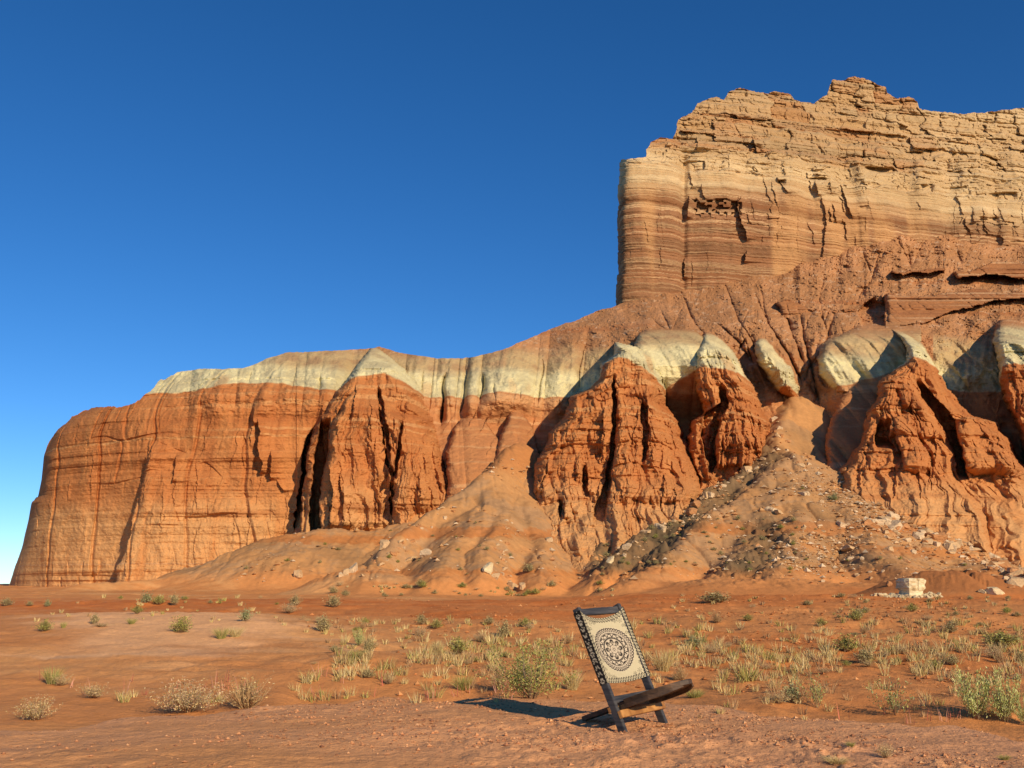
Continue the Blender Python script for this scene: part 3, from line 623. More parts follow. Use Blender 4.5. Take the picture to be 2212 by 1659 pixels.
SKY_A = [(1340, 345), (1396, 339), (1398, 323), (1409, 306), (1427, 298), (1455, 298), (1466, 258), (1500, 238), (1507, 223), (1548, 209), (1563, 215),
         (1576, 199), (1596, 190), (1617, 194), (1640, 201), (1661, 203), (1680, 196), (1708, 204), (1715, 217), (1739, 219), (1758, 224), (1769, 215), (1788, 202), (1791, 189),
         (1798, 173), (1821, 173), (1845, 164), (1866, 171), (1895, 182), (1914, 189), (1916, 202), (1938, 212), (1964, 210), (1981, 219), (1986, 236), (2033, 243), (2077, 246),
         (2120, 243), (2168, 237), (2207, 234), (2340, 228)]
def build_upper():
    NC = 640; NR = 420
    s = np.linspace(0, 1, NC)[None]; s = s**1.08
    xt = (1340+(2340-1340)*s)[0]
    ytop = np.interp(xt, [p[0] for p in SKY_A], [p[1] for p in SKY_A])
    ytop = ytop+2.6*np.round(fbma(xt*.06, xt*0, 101, 3)*3)/3*sst(1400, 1420, xt)+1.0*fbma(xt*.3, xt*0, 102, 2)
    t = np.linspace(0, 1, NR)[:, None]
    y = np.maximum(740+(158-740)*t, ytop[None])
    xl = np.interp(y, [345, 370, 420, 520, 600, 661, 740], [1340, 1336.5, 1336, 1335, 1333, 1331, 1329])+2.0*fbma(y*.09, y*0, 103, 5, .65)+2.2*np.round(1.6*fbma(y*.05, y*0, 107, 2))*sst(700, 600, y)
    x = xl+(2340-xl)*s
    A, E = ae(x, y)
    base = np.interp(x, [1330, 1475, 1620, 1900, 2340], [215, 218, 221, 230, 243])
    dl = x-xl
    D = base+14*np.exp(-dl/3.5)+1.2*np.clip(1-dl/50, 0, 1)**2
    X0 = A*base
    # pilasters of the great wall
    def pil(x0, wd, a): return a*np.exp(-((x-x0)/wd/.75)**4)
    top = sst(300, 360, y)
    D = D-top*(pil(1400, 92, 2.2))+top*1.2*np.exp(-((x-1476)/8)**2)-top*.9*fbma(X0*.16+.3*fbm(X0*.1, y*.01, 99, 2), y*.004, 100, 3)
    for (x0, wd, a) in ((1545, 62, 1.3), (1700, 55, 1.2), (1790, 38, .9), (1890, 70, 1.6), (2010, 45, 1.2), (2100, 50, 1.4), (2210, 60, 1.4)):
        D = D-top*pil(x0+8*vn(y*.01, y*0+x0, 104), wd, a)
    # terraces: the wall steps back with height
    for it in range(3):
        Z = HC+E*D if it == 0 else HC+E*(D+SB)
        SB = 0
        for (z0, b, wz) in ((94, 1.0, 2.0), (97.3, 3.4, .3), (100.5, 1.6, .25), (103.4, 2.4, .25), (106.2, 4.0, .3), (109.0, 1.6, .25), (113.0, 2.6, .5), (117, 2.0, .4), (120.5, 2.2, .4), (124.5, 2.0, .5), (128, 1.5, .4)):
            zz = Z+1.2*fbm(A*60, Z*.05, 105+int(z0), 3)-z0
            SB = SB+b*sst(-wz, wz, zz)
    D = D+SB
    X = A*D; Z = HC+E*D
    # blocky caprock
    zq = Z+2.6*vn(X*.015, Z*.22, 136)+1.1*vn(X*.02, Z*.6, 137)
    wxn = X+2.4*fbm(X*.22, Z*.25, 110, 4); wzn = zq+1.2*fbm(X*.07, Z*.16, 111, 5); jm = .4+.6*sst(-.25, .35, fbm(X*.1, Z*.2, 138, 3))
    up = sst(95, 99, Z); cp = sst(104, 108, Z)
    o1, e1 = blocks(wxn, wzn, 6.0, 3.4, 21); o2, e2 = blocks(wxn*1.0+3, wzn*1.0+1, 2.4, 1.3, 22); o3, e3 = blocks(wxn, wzn, 1.1, .55, 23)
    rd = lambda e, r: r*(1-np.sqrt(np.clip(1-(1-np.clip(e/r, 0, 1))**2, 0, 1)))
    D = D-cp*(2.3*o1)+cp*jm*rd(e1, 1.0)*1.1
    D = D-up*(.9*o2)*(.25+.75*(o1 < .5))+up*jm*rd(e2, .4)*.6*(.25+.75*(o1 < .5))
    D = D-up*(.4*o3)
    # wall flakes and bedding
    wl = 1-up
    bed = fbma(X*.004, Z*.9, 112, 3)
    bedf = fbma(X*.01, Z*3.2, 132, 2)
    D = D-wl*(.28*bed*np.abs(bed)**.1+.16*bedf)-up*.35*fbma(X*.02, Z*1.6+.3*fbm(X*.1, Z*.1, 133, 3), 134, 3)
    fm = sst(.0, .5, vn(X*.05, Z*.07, 113))*sst(70, 84, Z)
    D = D-wl*fm*(.9*o1+.8*o2)
    D = D+wl*.35*fbm(X*.15, Z*.12, 114, 4)+.25*fbm(X*.5, Z*.5, 115, 4)*up+wl*.10*fbm(X*.8, Z*.8, 116, 3)
    # undercut niche in the middle of the wall
    ni = sst(1492, 1506, x+4*vn(y*.1, x*0, 117))*sst(1604, 1598, x)*sst(0, 5, y-432-8*vn(x*.06, x*0, 118))*sst(480, 445, y)
    D = D+1.8*ni*(.3+.7*(vn(x*.12, y*.18, 119) > -.1))
    cr = [([(1602, 425), (1592, 445), (1600, 480), (1613, 500), (1610, 520)], 2.0, 30), ([(1613, 545), (1608, 565)], 1.6, 20), ([(1488, 425), (1484, 470)], 2.0, 12),
          ([(1815, 400), (1828, 430), (1842, 470)], 1.3, 26), ([(1773, 420), (1785, 480), (1776, 560)], .9, 26), ([(1676, 380), (1690, 400), (1700, 415)], 1.0, 30),
          ([(1760, 392), (1768, 420)], 1.6, 20), ([(1628, 300), (1634, 330)], 3.0, 26), ([(1506, 300), (1508, 320)], 2.0, 20), ([(1478, 560), (1478, 600)], 1.2, 20)]
    cr += rand_cracks(26, (1480, 360, 2300, 480), 12, 60, .2, .9, 31, -.2)
    cr += rand_cracks(26, (1350, 420, 2300, 600), 20, 100, .08, .3, 32)
    D = cracks(D, x, y, cr)
    # hollow ledges
    for (x0, x1, y0, a) in ((1865, 1940, 363, 2.4), (1740, 1790, 385, 1.6), (1675, 1700, 390, 2), (1985, 2020, 400, 1.8), (1850, 1880, 447, .8), (1950, 2000, 330, 1.6), (1990, 2060, 322, 1.6), (2130, 2200, 418, 1.2), (1585, 1640, 372, 1.2), (2030, 2080, 372, 1.2), (2110, 2160, 470, 1.0)):
        D = D+a*sst(x0, x0+12, x)*sst(x1, x1-12, x)*sst(0, 3, y-y0+3+2*vn(x*.08, x*0, 120))*sst(y0+16, y0+3, y)
    X = A*D; Z = HC+E*D
    n = fbm(X*.08, Z*.12, 121, 4); n5 = fbm(X*.5, Z*.5, 122, 3)
    Zs = Z+.35*n5+.6*vn(X*.05, X*0, 123)-.012*(X-25)*0
    b1 = fbma(X*.002, Zs*.55, 124, 2); b2 = fbma(X*.005, Zs*2.3, 125, 2)
    brown = mixc(BROWN, C(.33, .160, .075), sst(-.4, .4, b1+.3*n))
    b3 = fbma(X*.008, Zs*4.6+.4*fbm(X*.1, Z*.1, 131, 2), 135, 2)
    st = np.maximum(sst(.28, .5, b2), .8*sst(.3, .5, b3))*(.45+.55*sst(-.3, .3, b1))
    brown = mixc(brown, STRIPE, st*.85)
    brown = mixc(brown, C(.55, .30, .125), .7*sst(.15, .6, fbma(X*.16, Z*.018, 126, 3)))
    brown = mixc(brown, C(.24, .09, .032), sst(.35, .5, -b2)*.5)
    pale = mixc(C(.61, .44, .235), C(.53, .36, .18), sst(-.3, .3, b1+n))
    pale = mixc(pale, C(.50, .27, .11), sst(.35, .6, -b2)*.5)
    lim = np.interp(x, [1340, 1470, 1560, 1700, 1900, 2212], [91, 91, 91.5, 92.5, 92.3, 90])+1.6*fbma(X*.12, Z*.04, 127, 3)
    c = mixc(brown, pale, sst(-5, 3.5, Zs-lim+1.5*b2))
    c = mixc(c, C(.45, .30, .15), sst(.1, .45, fbm(X*.1, Z*.14, 128, 3)+.3*vn(X*.3, Z*1.5, 129))*sst(92, 95, Z)*sst(106, 103, Z)*.35)
    cap = mixc(CAPROCK, C(.50, .32, .155), sst(.3, .8, o1*.6+o2*.4))
    cap = mixc(cap, C(.40, .16, .055), sst(.4, .9, _h(np.floor(o1*999).astype(np.int32), np.floor(o1*77).astype(np.int32), 1, 3))*.55)
    cap = mixc(cap, C(.34, .24, .13), sst(.25, .6, vn(X*.04, Zs*1.1, 130))*.5)
    c = mixc(c, cap, sst(103.5, 106.5, Zs+.8*n)*sst(2150, 1800, x+120*n)*.85+sst(103.5, 106.5, Zs)*.15)
    V = np.stack([X, D, Z], -1)
    ext = []; ce = []
    for (dy, dz) in ((2, -.2), (10, -1), (60, -6), (110, -80)):
        p = V[-1].copy(); p[:, 0] += p[:, 0]*dy/p[:, 1]*1.15; p[:, 1] += dy; p[:, 2] += dz; ext.append(p); ce.append(c[-1])
    V = np.concatenate([V, np.array(ext)], 0); c = np.concatenate([c, np.array(ce)], 0)
    e2_ = []; c2_ = []
    for dy in (90, 25, 5):
        p = V[:, 0].copy(); p[:, 0] += .2*dy; p[:, 1] += dy; e2_.append(p[:, None]); c2_.append(c[:, :1])
    V = np.concatenate(e2_+[V], 1); c = np.concatenate(c2_+[c], 1)
    F = grid_faces(V.shape[0], V.shape[1]); F = F[~degen(V.reshape(-1, 3)[F])]
    o = link('butte', np_mesh('butte', V, F, M_ROCK, c)); tag(o, kind='structure')
build_upper()
#@@OBJECTS
# ------------------------------------------------------------------ plants and stones: shape makers (numpy, unit size)
def blades(n, r0, h, spread, width, cols, rs, bend=.3, segs=2, base=None, tilt=None):
    """Tapering bent blades from a clump; returns verts, tris, colours."""
    V = []; F = []; Cc = []
    ang = rs.uniform(0, 2*math.pi, n); rad = r0*np.sqrt(rs.uniform(0, 1, n)); hh = h*rs.uniform(.55, 1.05, n)
    out_ = spread*rs.uniform(.2, 1.0, n); ci = rs.randint(0, len(cols), n); jit = rs.uniform(.75, 1.25, n)
    for i in range(n):
        d = np.array([math.cos(ang[i]), math.sin(ang[i]), 0]); b = d*rad[i]
        if base is not None: b = b+base[i % len(base)]
        sa = rs.uniform(0, 2*math.pi); sd_ = np.array([math.cos(sa), math.sin(sa), 0])*width*.5
        k0 = len(V); a = d*out_[i]+rs.normal(0, .12, 3)*np.array([1, 1, 0])*h
        for k in range(segs):
            t = k/segs; p = b+a*(t**(1+bend))*1.0+np.array([0, 0, hh[i]*(t-.25*bend*t*t)])
            w_ = sd_*(1-.6*t); V += [p-w_, p+w_]
        V.append(b+a+np.array([0, 0, hh[i]*(1-.25*bend)]))
        for k in range(segs-1):
            q = k0+2*k; F += [(q, q+1, q+3), (q, q+3, q+2)]
        q = k0+2*(segs-1); F.append((q, q+1, q+2))
        c = cols[ci[i]]*jit[i]; Cc += [c]*(2*segs+1)
    return np.array(V), np.array(F), np.array(Cc)
def leaves(P, size, cols, rs, up=.3, asp=2.2):
    """A small pointed leaf (two tris) at each point."""
    n = len(P); d = rs.normal(0, 1, (n, 3)); d[:, 2] = np.abs(d[:, 2])+up; d /= np.linalg.norm(d, axis=1)[:, None]
    s_ = np.cross(d, rs.normal(0, 1, (n, 3))); s_ /= np.linalg.norm(s_, axis=1)[:, None]
    sz = size*rs.uniform(.6, 1.4, n)[:, None]
    V = np.stack([P, P+d*sz*.5+s_*sz/asp*.5, P+d*sz, P+d*sz*.5-s_*sz/asp*.5], 1).reshape(-1, 3)
    i = np.arange(n)*4; F = np.concatenate([np.stack([i, i+1, i+2], 1), np.stack([i, i+2, i+3], 1)])
    c = cols[rs.randint(0, len(cols), n)]*rs.uniform(.7, 1.3, n)[:, None]
    return V, F, np.repeat(c, 4, 0)
def merge(*parts):
    V = []; F = []; Cc = []; k = 0
    for (v, f, c) in parts:
        V.append(v); F.append(f+k); Cc.append(c); k += len(v)
    return np.concatenate(V), np.concatenate(F), np.concatenate(Cc)
GREYG = np.array([[.40, .33, .15], [.50, .41, .20], [.31, .26, .11]]); OLIVE = np.array([[.36, .34, .09], [.46, .41, .13], [.25, .26, .07]])
STRAW = np.array([[.56, .43, .18], [.46, .35, .14], [.64, .52, .26]]); DRY = np.array([[.44, .28, .13], [.36, .22, .11], [.50, .34, .17]])
GREEN = np.array([[.32, .33, .09], [.42, .41, .14], [.21, .23, .06]]); BRIGHT = np.array([[.46, .49, .17], [.54, .55, .24], [.34, .38, .11]])
BLUEG = np.array([[.32, .34, .15], [.40, .40, .20], [.24, .27, .11]]); SALT = np.array([[.55, .42, .20], [.62, .50, .27], [.46, .33, .14], [.56, .36, .22]])
TWIG = np.array([[.30, .20, .11], [.38, .27, .16]])
def twiggy(rs, n, w_, h, ntw, cols, twc=TWIG, lsz=.05, thick=.008, outer=.5, lp=5, ragged=.25):
    """Dome of twigs, each carrying leaves towards its end: stems and foliage."""
    V = []; F = []; Cc = []; LP = []
    for i in range(ntw):
        a = rs.uniform(0, 2*math.pi); el = rs.uniform(.15, 1.0)**.8*math.pi/2
        L = 1+rs.normal(0, ragged); tip = np.array([math.cos(a)*math.cos(el)*w_*.5*L, math.sin(a)*math.cos(el)*w_*.5*L, (.12+math.sin(el)*.9)*h*L])
        b = np.array([math.cos(a), math.sin(a), 0])*w_*.10*rs.uniform(0, 1); m = (b+tip)*.5+np.array([0, 0, -.06*h])+rs.normal(0, .03, 3)*w_
        sd_ = np.cross(tip-b, rs.normal(0, 1, 3)); sd_ = sd_/np.linalg.norm(sd_)*thick
        k = len(V); V += [b-sd_, b+sd_, m-sd_*.7, m+sd_*.7, tip]; F += [(k, k+1, k+3), (k, k+3, k+2), (k+2, k+3, k+4)]
        Cc += [twc[rs.randint(len(twc))]*rs.uniform(.7, 1.2)]*5
        for q in range(lp):
            t = outer+(1-outer)*rs.uniform(0, 1); p = (m+(tip-m)*((t-.5)*2)) if t > .5 else (b+(m-b)*t*2)
            LP.append(p+rs.normal(0, .03, 3)*w_*.8)
    st = (np.array(V), np.array(F), np.array(Cc)); lf = leaves(np.array(LP), lsz, cols, rs)
    return st, lf
def mesh_of(name, t, mat): return np_mesh(name, t[0], t[1], mat, t[2].astype(np.float32))
PRO = {}
def proto(key, fn, k=3):
    PRO[key] = [fn(np.random.RandomState(100+7*i+len(key)*13)) for i in range(k)]
# every prototype is 1 m wide and 1 m tall; (foliage mesh, stem mesh or None)
def p_shrub(cols, ntw=190, lsz=.085, lp=7, thick=.007, ragged=.2, twc=TWIG):
    def f(rs):
        st, lf = twiggy(rs, 0, 1, 1, ntw, cols, twc, lsz, thick, .45, lp, ragged)
        return mesh_of('foliage', lf, M_LEAF), mesh_of('stems', st, M_LEAF)
    return f
def p_blades(cols, n=170, spread=.5, width=.02, bend=.3, r0=.18):
    def f(rs):
        return mesh_of('tuft', blades(n, r0, 1, spread, width, cols, rs, bend, 3), M_LEAF), None
    return f
proto('grey', p_shrub(GREYG), 4); proto('olive', p_shrub(OLIVE), 3); pass
proto('straw', p_blades(STRAW, 320, .42, .010)); proto('drybush', p_shrub(np.concatenate([DRY, STRAW]), 260, .05, 3, .006, .3, DRY))
proto('greentuft', p_blades(np.concatenate([OLIVE, GREEN, STRAW[:1]]), 300, .45, .011)); proto('bluegreen', p_shrub(BLUEG, 120, .10, 8, .006, .3))
proto('stick', p_blades(np.array([[.40, .34, .10], [.50, .42, .16], [.26, .24, .07]]), 60, .5, .045, .1, .28))
def p_tall(cols, ns=26, lsz=.05, nl=46, tw=TWIG):
    def f(rs):
        V = []; F = []; Cc = []; LP = []
        for i in range(ns):
            a = rs.uniform(0, 2*math.pi); L = rs.uniform(.4, 1.05); sp_ = rs.uniform(.05, .62)*(1.25-L*.45)
            tip = np.array([math.cos(a)*sp_, math.sin(a)*sp_, L]); b = np.array([math.cos(a), math.sin(a), 0])*.07*rs.uniform(0, 1)
            mid = b+(tip-b)*.5+np.array([math.cos(a), math.sin(a), 0])*.05
            sd_ = np.array([-math.sin(a), math.cos(a), 0])*.006; k = len(V)
            V += [b-sd_, b+sd_, mid-sd_*.7, mid+sd_*.7, tip]; F += [(k, k+1, k+3), (k, k+3, k+2), (k+2, k+3, k+4)]; Cc += [tw[rs.randint(len(tw))]]*5
            for q in range(nl):
                t = rs.uniform(.22, 1.0); p = b+(mid-b)*t*2 if t < .5 else mid+(tip-mid)*(t-.5)*2
                LP.append(p+rs.normal(0, .032, 3)*(1.3-t*.6))
        return mesh_of('foliage', leaves(np.array(LP), lsz, cols, rs, .8, 3.2), M_LEAF), mesh_of('stems', (np.array(V), np.array(F), np.array(Cc)), M_LEAF)
    return f
proto('salt', p_tall(SALT, 95, .042, 34), 3); proto('mat', p_tall(np.concatenate([SALT, STRAW]), 90, .05, 22), 3)
proto('tallgreen', p_tall(BRIGHT, 34, .055, 80), 2); proto('feather', p_tall(np.concatenate([GREEN, OLIVE]), 54, .036, 70), 2); proto('thin', p_tall(np.concatenate([BLUEG, GREEN]), 17, .06, 34), 3)
cnt = {}
def plant(name, key, x, y, wpx, hpx, label, group=None, parts=True, sink=.02, pos=None):
    g = pos or ground_hit(x, y)
    if g is None: return None
    X, Y, Z = g; ww = wpx/2150*Y; hh = hpx/2100*Y
    cnt[key] = cnt.get(key, 0)+1; fo, st = PRO[key][cnt[key] % len(PRO[key])]
    if parts and st is not None:
        r = bpy.data.objects.new(name, None); scn.collection.objects.link(r)
        a = link('foliage', fo, r); b = link('stems', st, r)
    else: r = link(name, fo)
    r.location = (X, Y, Z-sink*hh); r.rotation_euler = (0, 0, rnd.uniform(0, 6.28)); r.scale = (ww, ww, hh)
    tag(r, label, {'shrub': 'shrub', 'grass_clump': 'grass clump', 'saltbush': 'bush'}.get(name, 'bush'), group)
    return r
PL = [  # name, prototype, foot x, foot y, width, height, label
 ('saltbush', 'mat', 76, 1556, 92, 56, 'pale straw coloured bush at the far left edge of the bare foreground pad'),
 ('saltbush', 'mat', 203, 1508, 76, 34, 'low pinkish tan mat of a bush left of the big leafy saltbush'),
 ('shrub', 'greentuft', 112, 1478, 50, 48, 'wispy olive tuft with a pale bush growing against its right side'),
 ('saltbush', 'mat', 133, 1482, 48, 26, 'small pale bush growing against the right side of a wispy olive tuft'),
 ('saltbush', 'salt', 405, 1538, 165, 74, 'largest tan leafy saltbush standing at the crest of the bare pad, left of centre'),
 ('shrub', 'drybush', 532, 1530, 120, 66, 'dry brown thin twigged bush touching the right side of the big tan saltbush'),
 ('shrub', 'olive', 390, 1367, 54, 30, 'yellow olive bush on the smooth orange mound, larger of the two side by side there'),
 ('shrub', 'greentuft', 478, 1380, 40, 32, 'olive and straw tuft on the right end of the smooth orange mound'),
 ('grass_clump', 'straw', 508, 1376, 46, 30, 'pale straw clump beside the olive tuft on the orange mound'),
 ('shrub', 'bluegreen', 530, 1342, 32, 24, 'small green bush on the slope just above the orange mound'),
 ('saltbush', 'salt', 626, 1324, 46, 26, 'pale grey green bush on the dark red bank, front one of a touching pair'),
 ('shrub', 'grey', 637, 1308, 30, 20, 'grey bush on the dark red bank, rear one of a touching pair'),
 ('shrub', 'grey', 720, 1312, 42, 24, 'grey green bush lying low on the dark red bank, right of the touching pair'),
 ('shrub', 'bluegreen', 316, 1302, 30, 20, 'dark green bush at the left of three on the far edge of the orange flat'),
 ('shrub', 'olive', 342, 1305, 34, 16, 'yellowish green bush in the middle of three on the far edge of the orange flat'),
 ('shrub', 'grey', 376, 1306, 26, 20, 'upright green bush at the right of three on the far edge of the orange flat'),
 ('shrub', 'olive', 296, 1326, 32, 16, 'flat olive bush just below the row of three far green bushes'),
 ('shrub', 'grey', 14, 1309, 32, 16, 'grey bush cut by the left edge of the photo below the cliff'),
 ('shrub', 'bluegreen', 102, 1311, 18, 14, 'tiny dark green bush below the left end of the cliff'),
 ('shrub', 'olive', 96, 1364, 40, 22, 'flat olive bush on the left of the orange flat'),
 ('grass_clump', 'greentuft', 137, 1357, 18, 18, 'narrow green tuft right of the flat olive bush'),
 ('shrub', 'grey', 204, 1348, 24, 20, 'small grey green bush with a flat straw mat in front of it'),
 ('saltbush', 'mat', 217, 1354, 46, 10, 'flat straw coloured mat in front of a small grey green bush'),
 ('grass_clump', 'greentuft', 284, 1348, 28, 18, 'pale green tuft on the brow of the orange mound'),
 ('shrub', 'grey', 698, 1365, 42, 32, 'grey twiggy bush by itself between the saltbush slope and the red bank'),
 ('shrub', 'drybush', 783, 1360, 24, 16, 'small round brown bush right of the grey twiggy bush'),
 ('shrub', 'tallgreen', 775, 1395, 32, 40, 'bright yellow green bush in the grass left of the white dry clump'),
 ('shrub', 'greentuft', 770, 1428, 42, 34, 'spiky yellow green clump in the dry grass, nearer than the bright yellow green bush'),
 ('shrub', 'grey', 796, 1410, 34, 28, 'dull grey bush in the grass beside the bright yellow green bush'),
 ('saltbush', 'salt', 908, 1376, 40, 26, 'pale leafy bush between the red bank and the dry grass'),
 ('shrub', 'olive', 943, 1358, 32, 18, 'olive bush behind the pale leafy one at the foot of the red bank'),
 ('shrub', 'grey', 1056, 1350, 30, 16, 'grey bush with a spreading top at the foot of the red bank'),
 ('grass_clump', 'straw', 944, 1416, 44, 42, 'tall whitish dry clump standing in the middle of the grass'),
 ('shrub', 'olive', 990, 1414, 56, 34, 'rounded olive grey bush right of the tall whitish dry clump'),
 ('saltbush', 'salt', 1036, 1386, 48, 22, 'whitish grey bush left of the large feathery green bush'),
 ('shrub', 'grey', 1090, 1376, 38, 30, 'grey green bush just behind the large feathery green bush'),
 ('saltbush', 'mat', 840, 1478, 38, 30, 'small spiky straw bush in the red soil right behind the pad crest'),
 ('shrub', 'feather', 1148, 1508, 225, 128, 'large feathery green bush left of the chair, the biggest plant in the photo'),
 ('shrub', 'drybush', 1080, 1490, 70, 50, 'reddish dry bush against the lower left side of the large feathery bush'),
 ('grass_clump', 'greentuft', 1000, 1490, 60, 42, 'thin green grass clump left of the feathery bush by the pad crest'),
 ('grass_clump', 'straw', 1235, 1490, 60, 60, 'straw grass clump between the feathery bush and the chair'),
 ('grass_clump', 'straw', 1432, 1450, 70, 62, 'tall straw grass clump seen just right of the chair back'),
 ('shrub', 'drybush', 1470, 1470, 40, 34, 'brown dry bush behind the tip of the chair seat'),
 ('shrub', 'bluegreen', 1500, 1396, 58, 18, 'green bush on the flat to the upper right of the chair'),
 ('saltbush', 'salt', 1536, 1412, 44, 26, 'grey white bush just below the green bush right of the chair'),
 ('shrub', 'stick', 1612, 1472, 64, 42, 'yellowish thick stalked clump like a small yucca with a long shadow on its left'),
 ('shrub', 'grey', 1545, 1302, 90, 22, 'wide grey brush patch on the rise behind and right of the chair'),
 ('shrub', 'olive', 1828, 1408, 66, 32, 'dense olive green bush in the middle of the right hand grass'),
 ('saltbush', 'grey', 1866, 1432, 56, 26, 'grey bush beside a dark hollow below the dense olive green bush'),
 ('shrub', 'grey', 2058, 1438, 34, 20, 'small grey bush with a shadow to its left on the bare red slope at right'),
 ('saltbush', 'salt', 2146, 1422, 56, 30, 'whitish bush near the right edge, nearest of the cluster there'),
 ('shrub', 'olive', 2165, 1396, 90, 30, 'wide olive bush near the right edge behind the whitish one'),
 ('shrub', 'grey', 2208, 1434, 34, 24, 'grey bush cut by the right edge of the photo'),
 ('saltbush', 'mat', 1682, 1520, 66, 32, 'low pale leafy bush at the crest of the pad right of the chair'),
 ('shrub', 'bluegreen', 1712, 1518, 44, 40, 'green bush behind the low pale leafy one at the pad crest'),
 ('shrub', 'thin', 1765, 1528, 84, 96, 'tall thin blue green plant with separate stems, left of the three tall ones at right'),
 ('shrub', 'thin', 1935, 1545, 106, 92, 'sparse see through green plant, middle of the three tall ones at right'),
 ('shrub', 'tallgreen', 2112, 1555, 96, 120, 'bright green bushy plant by the pad crest near the right edge'),
 ('shrub', 'tallgreen', 2172, 1560, 76, 118, 'bright green plant with upright stems just right of the brightest bush'),
 ('shrub', 'tallgreen', 2216, 1568, 46, 80, 'green plant cut by the right edge of the photo at the pad crest'),
 ('grass_clump', 'greentuft', 1500, 1507, 60, 24, 'low yellow green grass clump below the tip of the chair seat'),
 ('shrub', 'mat', 1914, 1638, 44, 34, 'small pale green plant alone on the bare pad at lower right'),
 ('saltbush', 'straw', 1808, 1650, 80, 18, 'flattened dead straw clump on the bare pad at the bottom edge'),
 ('grass_clump', 'greentuft', 2170, 1642, 34, 14, 'tiny green sprig on the bare pad near the lower right corner'),
 ('grass_clump', 'greentuft', 1838, 1614, 26, 14, 'tiny green sprig left of the small pale green plant on the pad'),
 ('shrub', 'grey', 1142, 1236, 34, 18, 'dark round bush on the pale fan between the two gullies'),
 ('shrub', 'bluegreen', 1802, 1084, 30, 14, 'flat dark green bush high on the great debris fan'),
]
for (nm, key, x, y, w_, h_, lb) in PL: plant(nm, key, x, y, w_, h_*.85, lb)
ZONES = [  # how many, x range, y range, kinds, width range, phrase
 (26, (1560, 2205), (1285, 1345), ('grey', 'salt', 'olive', 'grey'), (12, 34), 'on the far red flat in front of the great debris fan', 'bushes on the far red flat at right'),
 (34, (1450, 2205), (1345, 1470), ('grey', 'salt', 'olive', 'mat', 'drybush'), (16, 40), 'in the grassy flat right of the chair', 'bushes in the grassy flat right of the chair'),
 (26, (640, 1230), (1340, 1470), ('grey', 'salt', 'olive', 'drybush', 'mat'), (14, 34), 'in the grassy flat left of the chair', 'bushes in the grassy flat left of the chair'),
 (10, (20, 600), (1275, 1345), ('grey', 'olive', 'mat'), (10, 22), 'on the smooth orange flat below the left cliff', 'bushes on the orange flat at left'),
 (30, (700, 1330), (1262, 1290), ('grey', 'salt', 'olive'), (10, 26), 'in the pale strip of brush above the dark red bank', 'bushes above the dark red bank'),
 (40, (1300, 1540), (1110, 1245), ('grey', 'grey', 'olive'), (8, 20), 'on the shaded rocky flank of the great debris fan', 'bushes on the shaded flank of the debris fan'),
 (26, (1540, 1720), (1120, 1245), ('grey', 'grey', 'olive'), (7, 18), 'in the dark gully of the great debris fan', 'bushes in the dark gully of the debris fan'),
 (22, (1720, 2200), (1050, 1240), ('grey', 'salt', 'olive'), (5, 13), 'on the sunlit right side of the great debris fan', 'bushes on the sunlit debris fan'),
 (24, (400, 1250), (1130, 1250), ('grey', 'olive', 'grey'), (6, 16), 'on the pale debris slopes below the left cliffs', 'bushes on the pale left debris slopes'),
]
KN = {'grey': 'small grey green bush', 'salt': 'small whitish leafy bush', 'olive': 'small olive bush', 'mat': 'small straw coloured bush', 'drybush': 'small brown twiggy bush'}
for (n, xr, yr, kinds, wr, ph, gr) in ZONES:
    for i in range(n):
        k = rnd.choice(kinds); x = rnd.uniform(*xr); y = rnd.uniform(*yr); w_ = rnd.uniform(*wr)
        g = ground_hit(x, y)
        if g is None or g[1] > 133: continue
        plant('shrub', k, x, y, w_, w_*rnd.uniform(.3, .55), KN[k]+' '+ph, gr+', '+k.replace('drybush', 'brown').replace('mat', 'straw').replace('salt', 'whitish'), parts=w_ > 26, pos=g)

